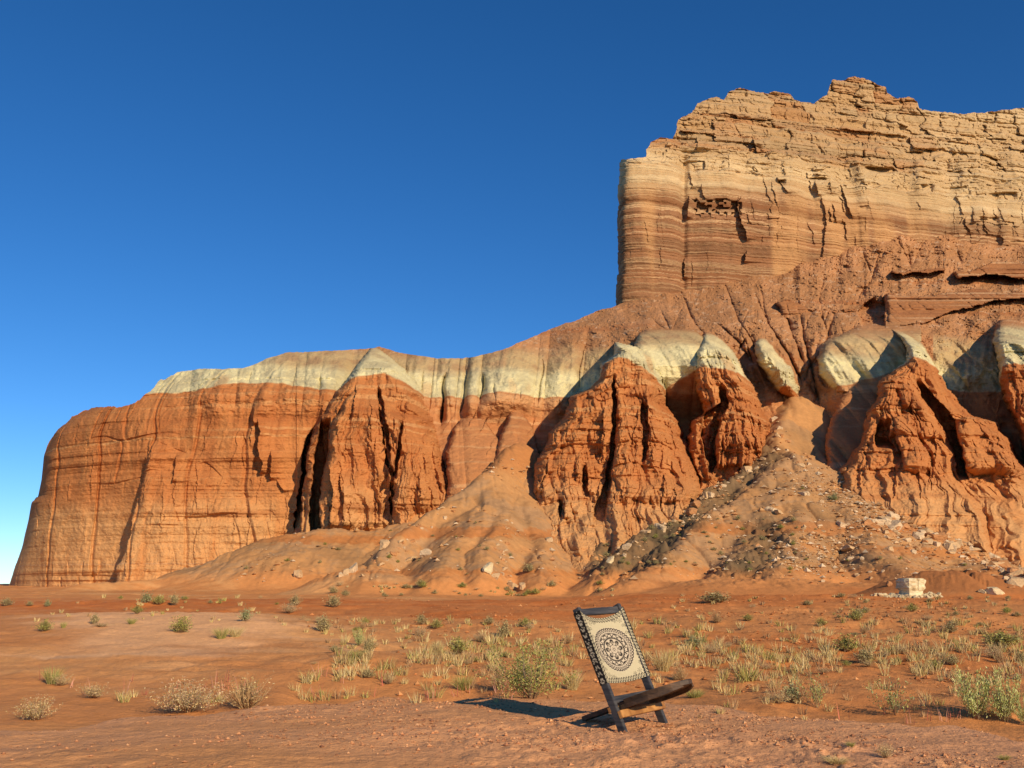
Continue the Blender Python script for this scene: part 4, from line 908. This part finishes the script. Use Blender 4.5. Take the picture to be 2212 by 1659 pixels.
# dry grass: nobody could count it
def scatter_grass():
    rs = np.random.RandomState(3); parts = []; k = 0
    def put(x, y, hpx, cols, n, sp=.5):
        g = ground_hit(x, y)
        if g is None: return
        hh = hpx/2100*g[1]; v, f, c = blades(n, .36, 1, sp, .00062*g[1]/max(hh, .01), cols, rs, .3, 2)
        parts.append((v*hh+np.array([g[0], g[1], g[2]-.01]), f, c))
    dens = [(380, (1290, 2215), (1345, 1440), (9, 24)), (240, (1400, 2215), (1400, 1500), (12, 34)), (230, (720, 1280), (1385, 1470), (12, 32)), (130, (600, 1300), (1340, 1400), (6, 16)),
            (120, (1450, 2215), (1285, 1345), (5, 12)), (90, (740, 1330), (1268, 1288), (4, 9)), (60, (40, 600), (1280, 1345), (5, 12)), (60, (250, 1250), (1470, 1520), (14, 34)), (50, (1500, 2215), (1500, 1560), (14, 30))]
    for (n, xr, yr, hr) in dens:
        i = 0
        while i < n:
            x = rs.uniform(*xr); y = rs.uniform(*yr); i += 1
            if vn(np.array(x*.012), np.array(y*.035), 201)+.4*vn(np.array(x*.05), np.array(y*.1), 202) < -.15 and rs.uniform() < .85: continue
            cols = STRAW if rs.uniform() < .5 else (np.concatenate([OLIVE, STRAW[:2], DRY[:1]]) if rs.uniform() < .55 else DRY)
            put(x, y, rs.uniform(*hr), cols, 26)
    v, f, c = merge(*parts)
    o = link('dry_grass', np_mesh('dry_grass', v, f, M_LEAF, c.astype(np.float32))); tag(o, 'thin straw and olive dry grass scattered over the red flat behind the chair', 'grass', kind='stuff')
    # the red dead stems along the crest
    parts.clear(); red = np.array([[.50, .18, .11], [.58, .30, .20], [.40, .12, .08]])
    for i in range(70):
        x = rs.choice([rs.uniform(660, 1080), rs.uniform(1060, 1150), rs.uniform(60, 560), rs.uniform(1800, 2212)]); y = rs.uniform(1462, 1515) if x < 1400 else rs.uniform(1520, 1565)
        put(x, y, rs.uniform(16, 48), red, 5, .22)
    v, f, c = merge(*parts)
    o = link('dead_weeds', np_mesh('dead_weeds', v, f, M_LEAF, c.astype(np.float32))); tag(o, 'thin reddish dead weed stems along the crest of the bare pad', 'weeds', kind='stuff')
scatter_grass()

# ------------------------------------------------------------------ stones
def rock_mesh(rs, n=13, cols=None, cuts=9, rough=.06):
    u = np.linspace(-1, 1, n); P = []; F = []; idx = {}
    for ax in range(3):
        for sg in (-1, 1):
            for i in range(n):
                for j in range(n):
                    p = [0, 0, 0]; p[ax] = sg; p[(ax+1) % 3] = u[i]; p[(ax+2) % 3] = u[j]; q = tuple(np.round(p, 4))
                    if q not in idx: idx[q] = len(P); P.append(p)
            for i in range(n-1):
                for j in range(n-1):
                    def g(a, b):
                        p = [0, 0, 0]; p[ax] = sg; p[(ax+1) % 3] = u[a]; p[(ax+2) % 3] = u[b]; return idx[tuple(np.round(p, 4))]
                    f = [g(i, j), g(i+1, j), g(i+1, j+1), g(i, j+1)]
                    F.append(f if sg > 0 else f[::-1])
    P = np.array(P, float); P = P/np.linalg.norm(P, axis=1)[:, None]*(.55+.45*1)
    P = P/np.maximum(np.abs(P).max(1), .62)[:, None]*.62*1.25
    for c in range(cuts):
        d = rs.normal(0, 1, 3); d /= np.linalg.norm(d); k = rs.uniform(.48, .72)
        t = P@d; P = P-np.outer(np.maximum(t-k, 0), d)
    a = fbm(P[:, 0]*3+5, P[:, 1]*3+P[:, 2]*2, int(rs.randint(1e6)), 4)
    P = P*(1+rough*a[:, None]*2); P[:, 2] += .25
    base = np.array(cols[rs.randint(len(cols))]); c = base[None]*(1+.25*fbm(P[:, 0]*2, P[:, 2]*5, 7, 3)[:, None])
    return np_mesh('stone', P, np.array(F), M_STONE, c.astype(np.float32))
RS = np.random.RandomState(5)
PALEC = [(.54, .36, .19), (.58, .42, .25), (.50, .30, .14)]; REDC = [(.46, .22, .09), (.52, .27, .12)]; WHITEC = [(.64, .51, .30), (.60, .45, .25)]
RK = {'pale': [rock_mesh(RS, 11, PALEC) for _ in range(5)], 'red': [rock_mesh(RS, 11, REDC) for _ in range(4)], 'white': [rock_mesh(RS, 15, WHITEC, 12, .09) for _ in range(3)]}
def rock(key, x, y, wpx, hpx, label, group=None, dp=1.0, pos=None, rz=None, tilt=.25):
    g = pos or ground_hit(x, y)
    if g is None: return
    X, Y, Z = g; ww = wpx/2150*Y/1.3; hh = hpx/2100*Y/1.15
    o = link('boulder', RNG.choice(RK[key])); o.location = (X, Y+ww*.3*dp, Z-.03*hh)
    o.rotation_euler = (rnd.uniform(-tilt, tilt), rnd.uniform(-tilt, tilt), rnd.uniform(0, 6.28) if rz is None else rz)
    o.scale = (ww, ww*dp, hh); tag(o, label, 'boulder', group); return o
for (k, x, y, w_, h_, lb) in [
 ('white', 2152, 1284, 44, 24, 'pale rounded boulder on the flat to the right of the white pedestal rock'),
 ('white', 2126, 1282, 30, 14, 'low grey white slab touching the left side of the pale rounded boulder'),
 ('white', 1320, 1216, 30, 20, 'bright white boulder at the dark foot of the cliff, left end of the debris fan'),
 ('pale', 748, 1245, 18, 22, 'small pale upright rock left of the twin blocks on the low mound'),
 ('pale', 737, 1246, 16, 14, 'squat pale block leaning on the left of the twin blocks'),
 ('pale', 762, 1236, 22, 32, 'tall pale rock at the right of the twin blocks on the low mound'),
 ('pale', 640, 1250, 26, 20, 'pinkish pointed rock on the slope left of the low mound'),
 ('white', 1052, 1240, 32, 34, 'white streaked crag in the gully mouth below the pale fan'),
 ('pale', 1070, 1250, 26, 20, 'tan block at the lower right of the white streaked crag'),
 ('pale', 1108, 1272, 26, 20, 'pale block at the bottom of the gully, left of a pair'),
 ('pale', 1128, 1276, 20, 22, 'pale pointed block at the bottom of the gully, right of a pair'),
 ('pale', 832, 1182, 28, 22, 'tan block on the ridge line of the pale fan'),
 ('pale', 884, 1212, 34, 14, 'flat tan slab low on the pale fan'),
 ('pale', 922, 1200, 32, 22, 'split tan block on the pale fan right of the flat slab'),
 ('pale', 1187, 1172, 22, 14, 'lone dark sided boulder on the smooth fan between two gullies'),
 ('pale', 1738, 1068, 30, 12, 'flat pale slab on the upper sunlit part of the great fan'),
 ('pale', 1665, 1104, 34, 16, 'tan boulder left of centre on the great fan'),
 ('pale', 1682, 1112, 24, 12, 'tan slab just right of the tan boulder on the great fan'),
 ('pale', 1820, 1136, 34, 14, 'long boulder with a dark left end in the middle of the great fan'),
 ('pale', 1838, 1188, 30, 16, 'yellowish boulder lower down in the middle of the great fan'),
 ('pale', 1920, 1190, 20, 14, 'tan boulder right of the yellowish boulder on the great fan'),
 ('pale', 2160, 1226, 60, 22, 'long pale slab in the rubble at the right edge of the fan'),
 ('pale', 2190, 1190, 50, 30, 'large pale block in the rubble by the right edge'),
 ('pale', 2120, 1180, 44, 24, 'large tan block left of the biggest one in the right hand rubble'),
 ('red', 1922, 1266, 14, 16, 'small pointed orange rock left of the white pedestal rock'),
 ('red', 1560, 1290, 22, 12, 'small orange rock on the rise right of the chair top'),
 ('red', 2026, 1318, 10, 10, 'small upright red rock on the flat below the pedestal rock'),
]: rock(k, x, y, w_*.72, h_*.7, lb)
def along(n, pts, j, wr, key, label, group):
    for i in range(n):
        t = rnd.uniform(0, len(pts)-1); k = int(min(t, len(pts)-2)); f = t-k
        x = pts[k][0]+(pts[k+1][0]-pts[k][0])*f+rnd.gauss(0, j); y = pts[k][1]+(pts[k+1][1]-pts[k][1])*f+abs(rnd.gauss(0, j))
        g = ground_hit(x, y)
        if g is None or g[1] > 150 or g[1] < 60: continue
        w_ = rnd.uniform(*wr)*rnd.choice([.6, .8, 1, 1.3]); rock(rnd.choice(key), x, y, w_, w_*rnd.uniform(.45, .8), label, group, pos=g)
along(44, [(1660, 990), (1533, 1068), (1481, 1110), (1401, 1152), (1330, 1200)], 5, (6, 16), ('pale', 'pale', 'red'), 'rock along the crest where the debris fan meets the shadowed cliff foot', 'rocks along the left crest of the debris fan')
along(34, [(1650, 880), (1690, 930), (1700, 960), (1760, 1000)], 12, (5, 12), ('pale', 'red'), 'rock in the chute above the top of the great debris fan', 'rocks in the chute above the debris fan')
along(95, [(1880, 1105), (1980, 1145), (2080, 1175), (2150, 1200), (2210, 1222), (2210, 1240)], 20, (7, 26), ('pale', 'pale', 'red'), 'rock in the rubble field at the right foot of the cliffs', 'rocks in the right hand rubble field')
along(34, [(1100, 1110), (1088, 1160), (1086, 1230), (1110, 1272)], 6, (4, 10), ('pale', 'red'), 'rock lining the narrow gully between the pale fans', 'rocks lining the gully')
along(30, [(980, 1085), (900, 1150), (840, 1200), (780, 1240)], 14, (4, 12), ('pale', 'red'), 'rock on the shaded left edge of the pale fan', 'rocks on the left edge of the pale fan')
along(40, [(1700, 1010), (1780, 1110), (1850, 1200), (1700, 1200)], 60, (4, 12), ('pale',), 'rock scattered on the sunlit face of the great debris fan', 'rocks on the great debris fan')
# the white pedestal: a leaning layered block on a skirt of its own rubble
def pedestal():
    g = ground_hit(1975, 1292); X, Y, Z = g; k = Y/2130
    rs = np.random.RandomState(4); nth = 72; nz = 40; th = np.linspace(0, 2*math.pi, nth, endpoint=False); zz = np.linspace(0, 1, nz)
    TH, ZZ = np.meshgrid(th, zz)
    prof = np.interp(ZZ, [0, .12, .3, .42, .55, .9, 1.0], [42, 28, 21.5, 22.5, 27.5, 28, 25])*k
    sq = 1/np.maximum(np.abs(np.cos(TH-.35)), np.abs(np.sin(TH-.35)))**.7
    r = prof*sq*.86*(1+.15*fbm(TH*1.6, ZZ*2.4, 210, 4)+.018*np.sign(vn(ZZ*9+.5*fbm(TH*1.5, ZZ*2, 214, 3), TH*1.1, 211))+.05*fbm(TH*4, ZZ*6, 215, 4))
    crack = np.exp(-((TH-5.05)/.06)**2)*sst(.4, .55, ZZ); r = r*(1-.16*crack)
    Pz = ZZ*44*k; P = np.stack([r*np.cos(TH)+ZZ*3*k, r*np.sin(TH)*.9, Pz], -1)
    top = P[-1:].copy(); lay = [P]
    for f in (.7, .35, .02):
        q = top.copy(); q[..., 0] = q[..., 0]*f+(1-f)*3*k; q[..., 1] *= f; q[..., 2] += (1-f)*1.0*k+.25*k*fbm(q[..., 0]*6, q[..., 1]*6, 213, 2); lay.append(q)
    P = np.concatenate(lay, 0); n0 = P.shape[0]; i = np.arange(n0*nth).reshape(n0, nth); j = np.roll(i, -1, 1)
    F = np.stack([i[:-1], j[:-1], j[1:], i[1:]], -1).reshape(-1, 4)
    c = mixc(C(.68, .58, .36), C(.56, .42, .22), sst(-.1, .4, fbm(P[..., 0]*3, P[..., 2]*9, 212, 3)))
    o = link('pedestal_rock', np_mesh('pedestal_rock', P, F, M_STONE, c.reshape(-1, 3)), None, (X, Y+20*k, Z-.1)); tag(o, 'white flat topped pedestal rock standing alone on the far red flat', 'rock formation')
    parts = []
    for q in range(72):
        a = rs.uniform(-math.pi-.2, 0.3) if q % 4 else rs.uniform(0, 6.28); rr = (26+abs(rs.normal(0, 14)))*k
        if rs.uniform() < .3: a = rs.choice([.05, 3.1])+rs.normal(0, .15); rr *= 1.5
        o = link('boulder', RK['white'][q % 3]); sz = rs.uniform(3.5, 9)*k
        px, py = X+rr*math.cos(a), Y+20*k+rr*math.sin(a)*.8
        o.location = (px, py, float(H(np.array([px]), np.array([py]))[0])); o.scale = (sz, sz, sz*.75); o.rotation_euler = (rs.uniform(0, 1), 0, rs.uniform(0, 6))
        tag(o, 'small white boulder in the skirt of rubble round the pedestal rock', 'boulder', 'white rubble round the pedestal rock')
pedestal()

def small_stones(name, n, sampler, cols, label, seed, mat):
    rs = np.random.RandomState(seed)
    base = np.array([[1, 0, 0], [-1, 0, 0], [0, 1, 0], [0, -1, 0], [0, 0, 1], [0, 0, -.6]], float)*.5
    fc = np.array([[0, 2, 4], [2, 1, 4], [1, 3, 4], [3, 0, 4], [2, 0, 5], [1, 2, 5], [3, 1, 5], [0, 3, 5]])
    X, Y, sz = sampler(rs, n); n = len(X); Z = H(X, Y)
    a = rs.uniform(0, 6.28, n); ca, sa = np.cos(a), np.sin(a)
    B = base[None]*(1+rs.uniform(-.35, .35, (n, 6, 3))); B[:, :, 2] *= rs.uniform(.4, .8, n)[:, None]; B = B*sz[:, None, None]
    V = np.stack([B[:, :, 0]*ca[:, None]-B[:, :, 1]*sa[:, None]+X[:, None], B[:, :, 0]*sa[:, None]+B[:, :, 1]*ca[:, None]+Y[:, None], B[:, :, 2]+Z[:, None]+.1*sz[:, None]], -1)
    F = (fc[None]+6*np.arange(n)[:, None, None]).reshape(-1, 3)
    c = np.array(cols)[rs.randint(0, len(cols), n)]*rs.uniform(.8, 1.2, n)[:, None]; c = np.repeat(c, 6, 0)
    o = link(name, np_mesh(name, V.reshape(-1, 3), F, mat, c.astype(np.float32))); tag(o, label, 'stones', kind='stuff')
def s_pad(rs, n):
    Y = rs.uniform(4.6, 10.5, n*4); A = rs.uniform(-.53, .55, n*4); d = Y-np.interp(A, _ca, _cY)
    pr = sst(-.25, .45, fbm(A*Y*1.1, Y*1.6, 301, 3))*np.interp(A, [-.5, -.2, 0, .5], [.12, .35, .8, 1.2])+.05
    k = (rs.uniform(0, 1, n*4) < pr) & (d < .8); Y = Y[k][:n]; A = A[k][:n]
    return A*Y, Y, .010+.030*rs.uniform(0, 1, len(Y))**4
small_stones('gravel', 9000, s_pad, [(.56, .27, .12), (.48, .22, .10), (.60, .33, .16), (.36, .16, .08)], 'loose clods and small gravel on the bare reddish pad in front', 21, M_STONE)
def s_flat(rs, n):
    Y = rs.uniform(10, 60, n*3); A = rs.uniform(-.2, .55, n*3); pr = sst(-.2, .5, fbm(A*Y*.3, Y*.4, 302, 3))
    k = rs.uniform(0, 1, n*3) < pr*np.interp(A, [-.2, .1, .5], [.2, .7, 1]); Y = Y[k][:n]; A = A[k][:n]
    return A*Y, Y, (.03+.10*rs.uniform(0, 1, len(Y))**3)*(.5+Y/40)
small_stones('loose_stones', 5000, s_flat, [(.50, .20, .07), (.58, .28, .11), (.40, .15, .05)], 'loose clods and stones over the red flat behind the pad', 22, M_STONE)
def s_talus(rs, n):
    X = rs.uniform(-32, 66, n*3); Y = rs.uniform(74, 135, n*3); hz = H(X, Y, False)
    pr = sst(.8, 2.5, hz)*(.10+.9*sst(.1, .5, fbm(X*.1, Y*.1, 303, 3)))*np.interp(X/Y, [-.3, 0, .1, .5], [.15, .35, .8, 1.3])
    k = rs.uniform(0, 1, n*3) < pr; X = X[k][:n]; Y = Y[k][:n]
    return X, Y, .18+.75*rs.uniform(0, 1, len(Y))**5
small_stones('scree', 14000, s_talus, [(.58, .38, .20), (.50, .28, .12), (.64, .48, .30), (.45, .22, .09)], 'countless small stones strewn over the debris fans below the cliffs', 23, M_STONE)

# ------------------------------------------------------------------ the chair
def chair():
    import bmesh
    M_DARK = mat_wood('weathered_dark_wood', (.022, .024, .030), (.085, .080, .078)); M_SEAT = mat_wood('worn_brown_wood', (.028, .020, .015), (.15, .085, .045), (6, 6, 20))
    M_HONEY = mat_wood('honey_wood', (.26, .11, .030), (.50, .25, .075), (8, 8, 8))
    PL_ = np.array([.791, 7.36, 0]); PL_[2] = float(H(np.array([.791]), np.array([7.36]))[0]); z0 = PL_[2]
    W = np.array([.336, .360, .0]); wl = np.linalg.norm(W); W = W/wl; Fd = np.array([W[1], -W[0], 0]); Up = np.array([0, 0, 1.])
    th = R(26); Ud = -Fd*math.sin(th)+Up*math.cos(th); Nf = Fd*math.cos(th)+Up*math.sin(th)
    ctr = PL_+W*wl/2
    root = bpy.data.objects.new('folding_chair', None); scn.collection.objects.link(root); root.location = tuple(ctr)
    tag(root, 'low wooden chair with black and cream mandala print back, standing on the bare pad', 'chair')
    def board(name, p, q, wv, wd, tv, tk, mat, parent=root, bev=.003, rag=0):
        """Board from p to q, width wd along wv and thickness tk along tv."""
        bm = bmesh.new(); n = 10; rings = []
        for i in range(n+1):
            t = i/n; c = p+(q-p)*t-ctr; j = rnd.uniform(-rag, rag)
            rings.append([bm.verts.new(c+wv*a*(wd/2+j)+tv*b*tk/2) for (a, b) in ((-1, -1), (1, -1), (1, 1), (-1, 1))])
        for r0, r1 in zip(rings[:-1], rings[1:]):
            for k in range(4): bm.faces.new((r0[k], r0[(k+1) % 4], r1[(k+1) % 4], r1[k]))
        bm.faces.new(rings[0][::-1]); bm.faces.new(rings[-1]); bmesh.ops.recalc_face_normals(bm, faces=bm.faces)
        ed = [e for e in bm.edges if len(e.link_faces) == 2 and e.calc_face_angle() > .8]
        bmesh.ops.bevel(bm, geom=ed, offset=bev, segments=2, affect='EDGES')
        me = bpy.data.meshes.new(name); bm.to_mesh(me); bm.free(); me.materials.append(mat); return link(name, me, parent)
    L = .939
    for k, q in enumerate((0, wl)):
        b = PL_+W*q+Up*(.022*k-.02); board('upright', b, b+Ud*(L+.02), W, .036, Nf, .058, M_DARK)
    a, b = PL_+W*.018, PL_+W*(wl-.018)
    board('top_rail', a+Ud*.905, b+Ud*.905+Up*.012, Ud, .052, Nf, .026, M_DARK, rag=.002)
    board('back_rail', a+Ud*.232-Nf*.012, b+Ud*.232-Nf*.012+Up*.015, Ud, .05, Nf, .028, M_DARK)
    o = board('front_rail', PL_-W*.02+Ud*.115+Nf*.034, b+W*.045+Ud*.115+Nf*.034+Up*.020, Ud, .052, Nf, .032, M_HONEY); o['label'] = 'bare honey coloured cross rail'
    board('cross_rail', PL_-W*.02+Ud*.175-Nf*.042, b+W*.02+Ud*.175-Nf*.042+Up*.020, Ud, .04, Nf, .026, M_HONEY)
    # seat: a long tongue through the back, widening to a rounded seat
    sa = R(19.2); Sd = Fd*math.cos(sa)+Up*math.sin(sa); Sn = -Fd*math.sin(sa)+Up*math.cos(sa)
    s0 = ctr-Fd*.555+Up*.022
    ts = [0, .06, .25, .42, .50, .53, .62, .75, .84, .92, .97, 1.0]; hw = [.035, .05, .062, .075, .09, .185, .195, .19, .17, .125, .075, .02]
    bm = bmesh.new(); n = 60; rings = []
    SL = 1.01
    for i in range(n+1):
        t = i/n; h = float(np.interp(t, ts, hw)); c = s0+Sd*SL*t-ctr; tk = .034; dish = .016*math.exp(-((t-.72)/.14)**2)
        row = []
        for j in range(13):
            v = -1+2*j/12; row.append(bm.verts.new(c+W*v*h+Sn*(tk/2-dish*(1-v*v)-.003*(abs(v) > .99))))
        for j in range(13):
            v = 1-2*j/12; row.append(bm.verts.new(c+W*v*h*.97+Sn*(-tk/2-dish*.6*(1-v*v))))
        rings.append(row)
    m = len(rings[0])
    for r0, r1 in zip(rings[:-1], rings[1:]):
        for k in range(m): bm.faces.new((r0[k], r0[(k+1) % m], r1[(k+1) % m], r1[k]))
    bm.faces.new(rings[0][::-1]); bm.faces.new(rings[-1]); bmesh.ops.recalc_face_normals(bm, faces=bm.faces)
    me = bpy.data.meshes.new('seat'); bm.to_mesh(me); bm.free(); me.materials.append(M_SEAT); link('seat', me, root)
    for sg in (-1, 1):
        bm = bmesh.new(); rr = []
        for i in range(31):
            t = .50+.47*i/30; h = float(np.interp(t, ts[5:], hw[5:]))-.010 if t > .53 else .175; dpt = .030*min(1, (1.0-t)/.16)**.6
            c = s0+Sd*SL*t+W*sg*h-Sn*.018-ctr
            rr.append([bm.verts.new(c+W*.011), bm.verts.new(c-W*.011), bm.verts.new(c-W*.011-Sn*dpt), bm.verts.new(c+W*.011-Sn*dpt)])
        for r0, r1 in zip(rr[:-1], rr[1:]):
            for k in range(4): bm.faces.new((r0[k], r0[(k+1) % 4], r1[(k+1) % 4], r1[k]))
        bm.faces.new(rr[0][::-1]); bm.faces.new(rr[-1]); bmesh.ops.recalc_face_normals(bm, faces=bm.faces)
        me = bpy.data.meshes.new('side_rail'); bm.to_mesh(me); bm.free(); me.materials.append(M_SEAT); link('side_rail', me, root)
    # sling of printed cotton
    NU, NV = 340, 400; u = np.linspace(0, 1, NU)[None]; v = np.linspace(0, 1, NV)[:, None]
    U, Vv = np.broadcast_arrays(u, v); wtot = wl+.046; sag = 1-(2*U-1)**2
    t0 = .352-.012*sag; t1 = .893-.045*sag+.022*(2*U-1)**8; T = t0+(t1-t0)*Vv
    q = -.023+wtot*U
    dep = .031-.034*sag**.8+.003*np.sin(Vv*9+U*4)*sag
    P = PL_[None, None]+W*q[..., None]+Ud*T[..., None]+Nf*dep[..., None]+Up*(.02*U)[..., None]-ctr
    px = (U-.5)*.47; py = (Vv-.5)*.56; r = np.hypot(px, py); an = np.arctan2(py, px)
    ink = np.zeros(r.shape)
    def add(cond): np.maximum(ink, cond.astype(float), out=ink)
    def ring(r0, w_): add(np.abs(r-r0) < w_)
    cen = lambda k, r0, ph=0: [(r0*math.cos(2*math.pi*(i+ph)/k), r0*math.sin(2*math.pi*(i+ph)/k), 2*math.pi*(i+ph)/k) for i in range(k)]
    def loop(cx, cy, a, lx, ly, w_):          # small outlined petal
        x_ = (px-cx)*math.cos(a)+(py-cy)*math.sin(a); y_ = -(px-cx)*math.sin(a)+(py-cy)*math.cos(a)
        e = np.sqrt((x_/lx)**2+(y_/(ly*(1+.5*x_/lx)))**2); add(np.abs(e-1) < w_*1.35)
    def arc(cx, cy, rad, w_, a0, a1, hook=True):
        x_ = px-cx; y_ = py-cy; rr = np.hypot(x_, y_); aa_ = (np.arctan2(y_, x_)-a0) % (2*math.pi)
        add((np.abs(rr-rad*(1-.09*aa_*(1 if hook else 0))) < w_) & (aa_ < a1))
    ring(.010, .0024)
    for (cx, cy, a) in cen(12, .021): add(np.hypot(px-cx, py-cy) < .0026)
    add((np.abs(r-.036) < .0020) & (np.abs(np.sin(an*4)) > .5))
    for (cx, cy, a) in cen(8, .060): loop(cx, cy, a, .021, .012, .20)
    for (cx, cy, a) in cen(8, .064): loop(cx, cy, a, .009, .005, .34)
    for (cx, cy, a) in cen(8, .056, .5): arc(cx, cy, .010, .0022, a-1.2, 3.4)
    ring(.093, .0022); ring(.099, .0016)
    add((r > .096) & (r < .106+.004*np.cos(an*40)))
    for (cx, cy, a) in cen(14, .122): arc(cx, cy, .013, .0042, a+.8, 4.6)
    add((r > .131+.006*np.cos(an*14)) & (r < .140)); ring(.144, .0014)
    for (cx, cy, a) in cen(44, .170): loop(cx, cy, a, .014, .0085, .22)
    for (cx, cy, a) in cen(44, .168): add(np.hypot(px-cx, py-cy) < .003)
    ring(.156, .0015)
    soft = np.zeros(r.shape); hold = ink; ink = soft
    # corner sprays in a thinner grey line
    for sx in (-1, 1):
        for sy in (-1, 1):
            for (cx, cy, k) in ((.165, .215, .020), (.115, .228, .016), (.196, .155, .015), (.200, .09, .012), (.204, .03, .011)):
                X0_, Y0_ = sx*cx, sy*cy; rr = np.hypot(px-X0_, py-Y0_); a2 = np.arctan2(py-Y0_, px-X0_)
                ok = r > .190
                soft = np.maximum(soft, ((np.abs(rr-k*(.72+.28*np.cos(6*a2))) < .0030) | (rr < .005)) & ok)
                rr2 = np.hypot(px-X0_-.022*sx*-1, py-Y0_-.012*sy); soft = np.maximum(soft, (np.abs(rr2-.009) < .0026) & (np.arctan2(py-Y0_, px-X0_) > -1.5) & ok & (rr > k))
    ink = hold
    # scroll border all round
    def border(s_, d_, per):                  # s_ along, d_ distance from the edge
        ph = s_/per*2*math.pi; d_ = d_*.66; m_ = d_ < .030
        lo = (np.abs(np.abs(d_-.015)-.011*np.abs(np.sin(ph/2))) < .0026) & m_
        lo |= (np.abs(d_-.015-.008*np.sin(ph)) < .0034) & m_
        return lo
    bx = np.minimum(U, 1-U)*.49; by = np.minimum(Vv, 1-Vv)*.56
    bd_ = np.where(by < bx, border(px, by, .027), border(py, bx, .027))
    ink = np.maximum(ink, bd_); ink = np.maximum(ink, ((bx < .005) | (by < .0022)))
    cream = C(.50, .43, .27); col = np.broadcast_to(cream, r.shape+(3,)).copy()
    col = mixc(col, C(.54, .44, .32), (r < .190)*.8)
    col = mixc(col, C(.17, .15, .10), soft*.85*(1-ink)); col = mixc(col, C(.040, .034, .028), ink)
    # hem folded round the uprights
    me = np_mesh('sling', P, grid_faces(NV, NU), M_CLOTH, col, smooth=True); o = link('sling', me, root)
    so = o.modifiers.new('cloth', 'SOLIDIFY'); so.thickness = .002; so.offset = -1
    for k, qq in enumerate((-.0235, wl+.0235)):       # the cloth turned round each upright
        n1 = 60; tt = np.linspace(.352, .912, n1); g = np.linspace(0, 1, 9)
        TT, GG = np.meshgrid(tt, g, indexing='ij'); p = PL_+W*qq-ctr+Ud*TT[..., None]+Nf*(.0305-.066*GG)[..., None]+Up*.02*k
        bb = ~((np.abs(np.hypot((GG-.5)*.066, ((TT*1.0) % .05)-.025)-.014-.004*np.sin(TT*260)) < .0035) & (GG > .12))
        cc = mixc(np.broadcast_to(C(.62, .53, .36), bb.shape+(3,)), C(.022, .020, .018), bb*1.0)
        h_ = link('sling_hem', np_mesh('sling_hem', p, grid_faces(n1, 9), M_CLOTH, cc), o)
        h_.modifiers.new('cloth', 'SOLIDIFY').thickness = .002
chair()
